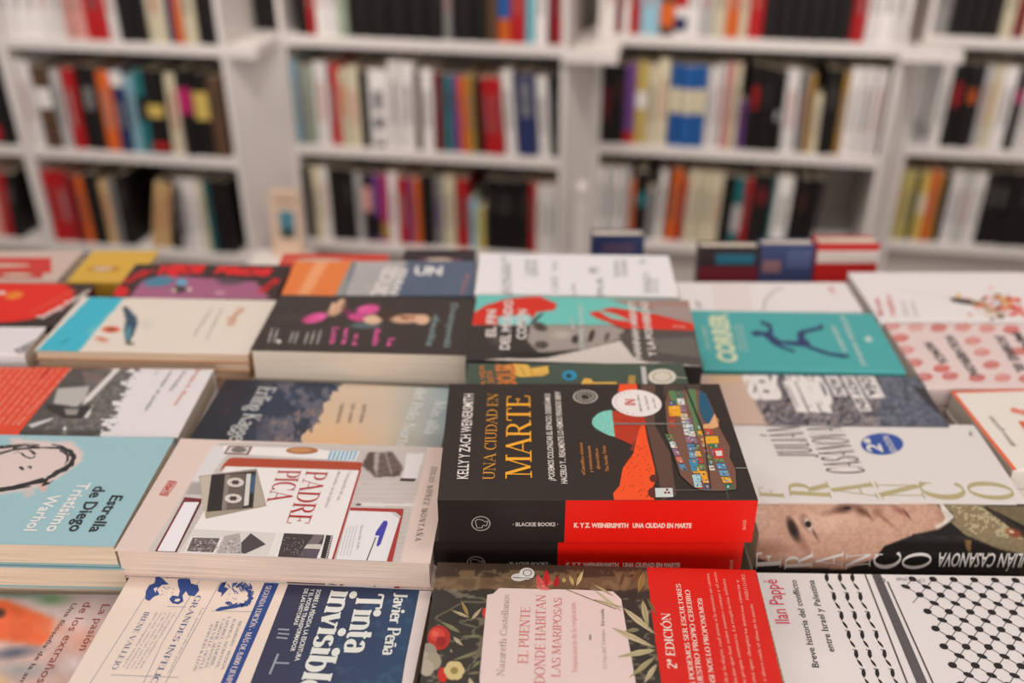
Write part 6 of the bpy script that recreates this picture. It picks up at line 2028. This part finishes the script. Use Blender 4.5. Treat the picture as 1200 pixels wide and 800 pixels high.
def peng(U, W):
    cv = Canvas(U, W, (229, 216, 203))
    z = Z(0, 280, 4)
    e = lambda x, y, rx, ry, col, ang=0, soft=.3, al=1: cv.ell(x / 4, 280 + y / 4, rx / 4, ry / 4, col, ang, soft, al)
    cv.poly(z([(430, 265), (590, 265), (352, 545), (150, 545)]), (62, 182, 204), blur=1)
    e(470, 440, 70, 40, (236, 226, 218), 0, 1, .6)
    e(520, 424, 50, 18, (216, 100, 62), 0)
    e(522, 424, 20, 6, (110, 60, 60), 0)
    e(478, 470, 44, 18, (206, 128, 100), 10, .8)
    e(688, 400, 40, 40, (206, 198, 184), 0, 1, .6)
    cv.poly(z([(575, 320), (600, 325), (640, 365), (645, 400), (625, 450), (608, 482), (590, 480), (580, 430), (590, 380)]), (52, 78, 100), blur=1)
    e(600, 440, 16, 40, (84, 140, 156), 12)
    e(590, 325, 18, 9, (50, 50, 56), 20)
    cv.poly(z([(600, 480), (640, 490), (610, 500), (580, 490)]), (110, 96, 80))
    return cv


b.paint(peng, 170, 70)
z = Z(0, 280, 4)
b.text('Pingüi', z((1110, 325)), z((1062, 405)), z((1152, 325)), (222, 158, 122), bold=.02)
b.text('Un pájaro en', z((1032, 330)), z((965, 470)), z((1048, 330)), (182, 172, 160))
b.text('la distancia azul', z((988, 325)), z((905, 450)), z((1004, 325)), (182, 172, 160))
b.text('Sexto Piso', z((290, 492)), z((330, 470)), z((288, 480)), (40, 120, 140))
b.finish(lower_label='copy of the cream blue-strip book', jit=.002)

# ---------------- left edge: white book with black lettering, red and black ones
b = Book('white black-lettered', 'white book with black ink lettering, at the left edge under the blue strip', (-120, 415), (28, 415), .490, .054, 5, (228, 220, 220), spine='near')
z = Z(0, 280, 4)
b.text('RECUERDOS', z((235, 470)), z((95, 540)), z((215, 448)), (60, 54, 54), font='serif', thick=.18, thin=.06)
b.finish(lower_label='copy of the white book with black ink lettering', jit=.001)

b = Book('red and black oval', 'black book with a bright red oval and a yellow spot, at the left edge', (-150, 379), (70, 382), .490, .094, 5, (54, 40, 38), spine='near', page=(120, 60, 56))


def oval(U, W):
    cv = Canvas(U, W, (54, 40, 38))
    cv.ell(15, 352, 76, 26, (226, 34, 16), -6, .08)
    cv.ell(-60, 360, 76, 30, (226, 34, 16), -6, .08)
    cv.ell(17, 346, 13, 6, (232, 130, 40), -10, .4)
    cv.ell(2, 343, 7, 3, (230, 210, 196), 0, .5)
    return cv


b.paint(oval, 150, 60)
b.text('Soraya Antonio', (50, 374), (112, 340), (47, 368), (226, 214, 206), 4, bold=.03)
b.text('El carnaval de la bestia', (40, 366), (90, 340), (38, 362.5), (236, 120, 96), 4, bold=.0)
b.finish(lower_label='copy of the black book with a red oval', jit=.001)

b = Book('black and red heavy-lettered', 'black book with thick red letters and a purple car drawing, at the back left', (128, 349), (323, 350.5), .489, .083, 5, (58, 38, 38), spine='near', page=(150, 60, 56))


def rock(U, W):
    cv = Canvas(U, W, (56, 38, 38))
    cv.poly([(150, 350), (165, 330), (190, 322), (300, 330), (318, 352), (150, 354)], (166, 96, 130), blur=2)
    cv.ell(186, 330, 22, 7, (70, 130, 156), -6, .4)
    cv.ell(213, 331, 8, 5, (90, 170, 196), 0, .4)
    cv.ell(210, 339, 10, 5, (60, 50, 50), 0, .4)
    cv.ell(204, 340, 3, 2.4, (226, 206, 190), 0, .3)
    cv.ell(222, 339, 3, 2.4, (226, 206, 190), 0, .3)
    cv.ell(270, 330, 20, 5, (90, 70, 84), 0, .5)
    cv.ell(141, 341, 12, 8, (214, 22, 28), 0, .3)
    cv.ell(258, 343, 9, 4, (200, 170, 180), 0, .6, .6)
    return cv


b.paint(rock, 150, 50)
b.text('HIJOS', (184, 320.5), (238, 319.5), (183, 311), (222, 26, 34), 3, bold=.09)
b.text('BROS', (250, 320.5), (316, 323), (250, 312), (222, 26, 34), 3, bold=.09)
b.text('DEL', (150, 332), (182, 316), (147, 327), (206, 24, 34), 3, bold=.06)
b.text('CLUB', (300, 343), (322, 326), (304, 348), (206, 24, 34), 3, bold=.08)
b.finish(lower_label='copy of the black book with red letters', jit=.001)

b = Book('grey and blue orange-banded', 'grey-blue book with an orange paper strip along one end, at the back between black covers', (329, 346.5), (555, 346), .477, .083, 5, (92, 104, 124), spine='near', page=(200, 186, 170))


def sea(U, W):
    cv = Canvas(U, W, (88, 100, 122))
    n = fbm(U, W, 12, 60)
    cv.poly([(420, 300), (480, 300), (455, 356), (400, 356)], (176, 170, 168), blur=3)
    cv.poly([(398, 300), (416, 300), (400, 356), (380, 356)], (150, 146, 142), blur=2)
    cv.mul(.95 + .1 * n)
    cv.where(U < 413 - (W - 305) * .5, (232, 126, 62))
    cv.poly([(370, 306), (386, 306), (362, 346), (348, 346)], (238, 160, 110), blur=3)
    return cv


b.paint(sea, 160, 50)
b.text('CRUCES', (432, 350), (452, 312), (450, 350), (222, 214, 212), 3, bold=.05)
b.text('MARES', (455, 352), (470, 314), (464, 352), (222, 214, 212), 3, bold=.05)
b.text('UN', (485, 322), (518, 322), (486, 312), (222, 218, 216), 3, bold=.05)
b.text('Elena Buitrago', (541, 350), (550, 320), (536, 350), (206, 120, 104), 3)
b.finish(lower_label='copy of the grey-blue book with an orange strip', jit=.001)

# ---------------- far row
FAR = [
    ('red-figured', 'red and cream patterned book at the far left of the back row', (-60, 330), (66, 330), .500, .082, 4, (206, 180, 168), [((-60, 320), (60, 302), (206, 52, 48)), ((-10, 326), (50, 318), (196, 60, 52))]),
    ('mustard yellow', 'mustard yellow book in the back row behind the black book with red letters', (78, 330), (160, 330), .500, .082, 4, (218, 172, 66), [((100, 318), (140, 312), (196, 136, 44))]),
    ('flat red', 'flat red book in the back row, left of centre', (318, 326), (448, 327), .505, .066, 4, (212, 62, 46), [((330, 306), (420, 304), (228, 130, 110))]),
    ('black glossy', 'black glossy book in the back row, next to the white handwritten book', (468, 316), (555, 317), .490, .055, 4, (50, 40, 44), [((490, 306), (540, 303), (120, 70, 96))]),
]
for key, lab, A, B, H, dep, n, c, marks in FAR:
    b = Book(key, lab, A, B, H, dep, n, c, spine='near')
    for (p, q, mc) in marks:
        b.poly([p, (q[0], p[1]), q, (p[0] + 6, q[1])], mc, 2)
        b.ell((p[0] + q[0]) / 2, (p[1] + q[1]) / 2, (q[0] - p[0]) * .3, 2.2, (206, 180, 160), 3)
    b.finish(lower_label='copy of the ' + key + ' book in the back row', jit=.001)
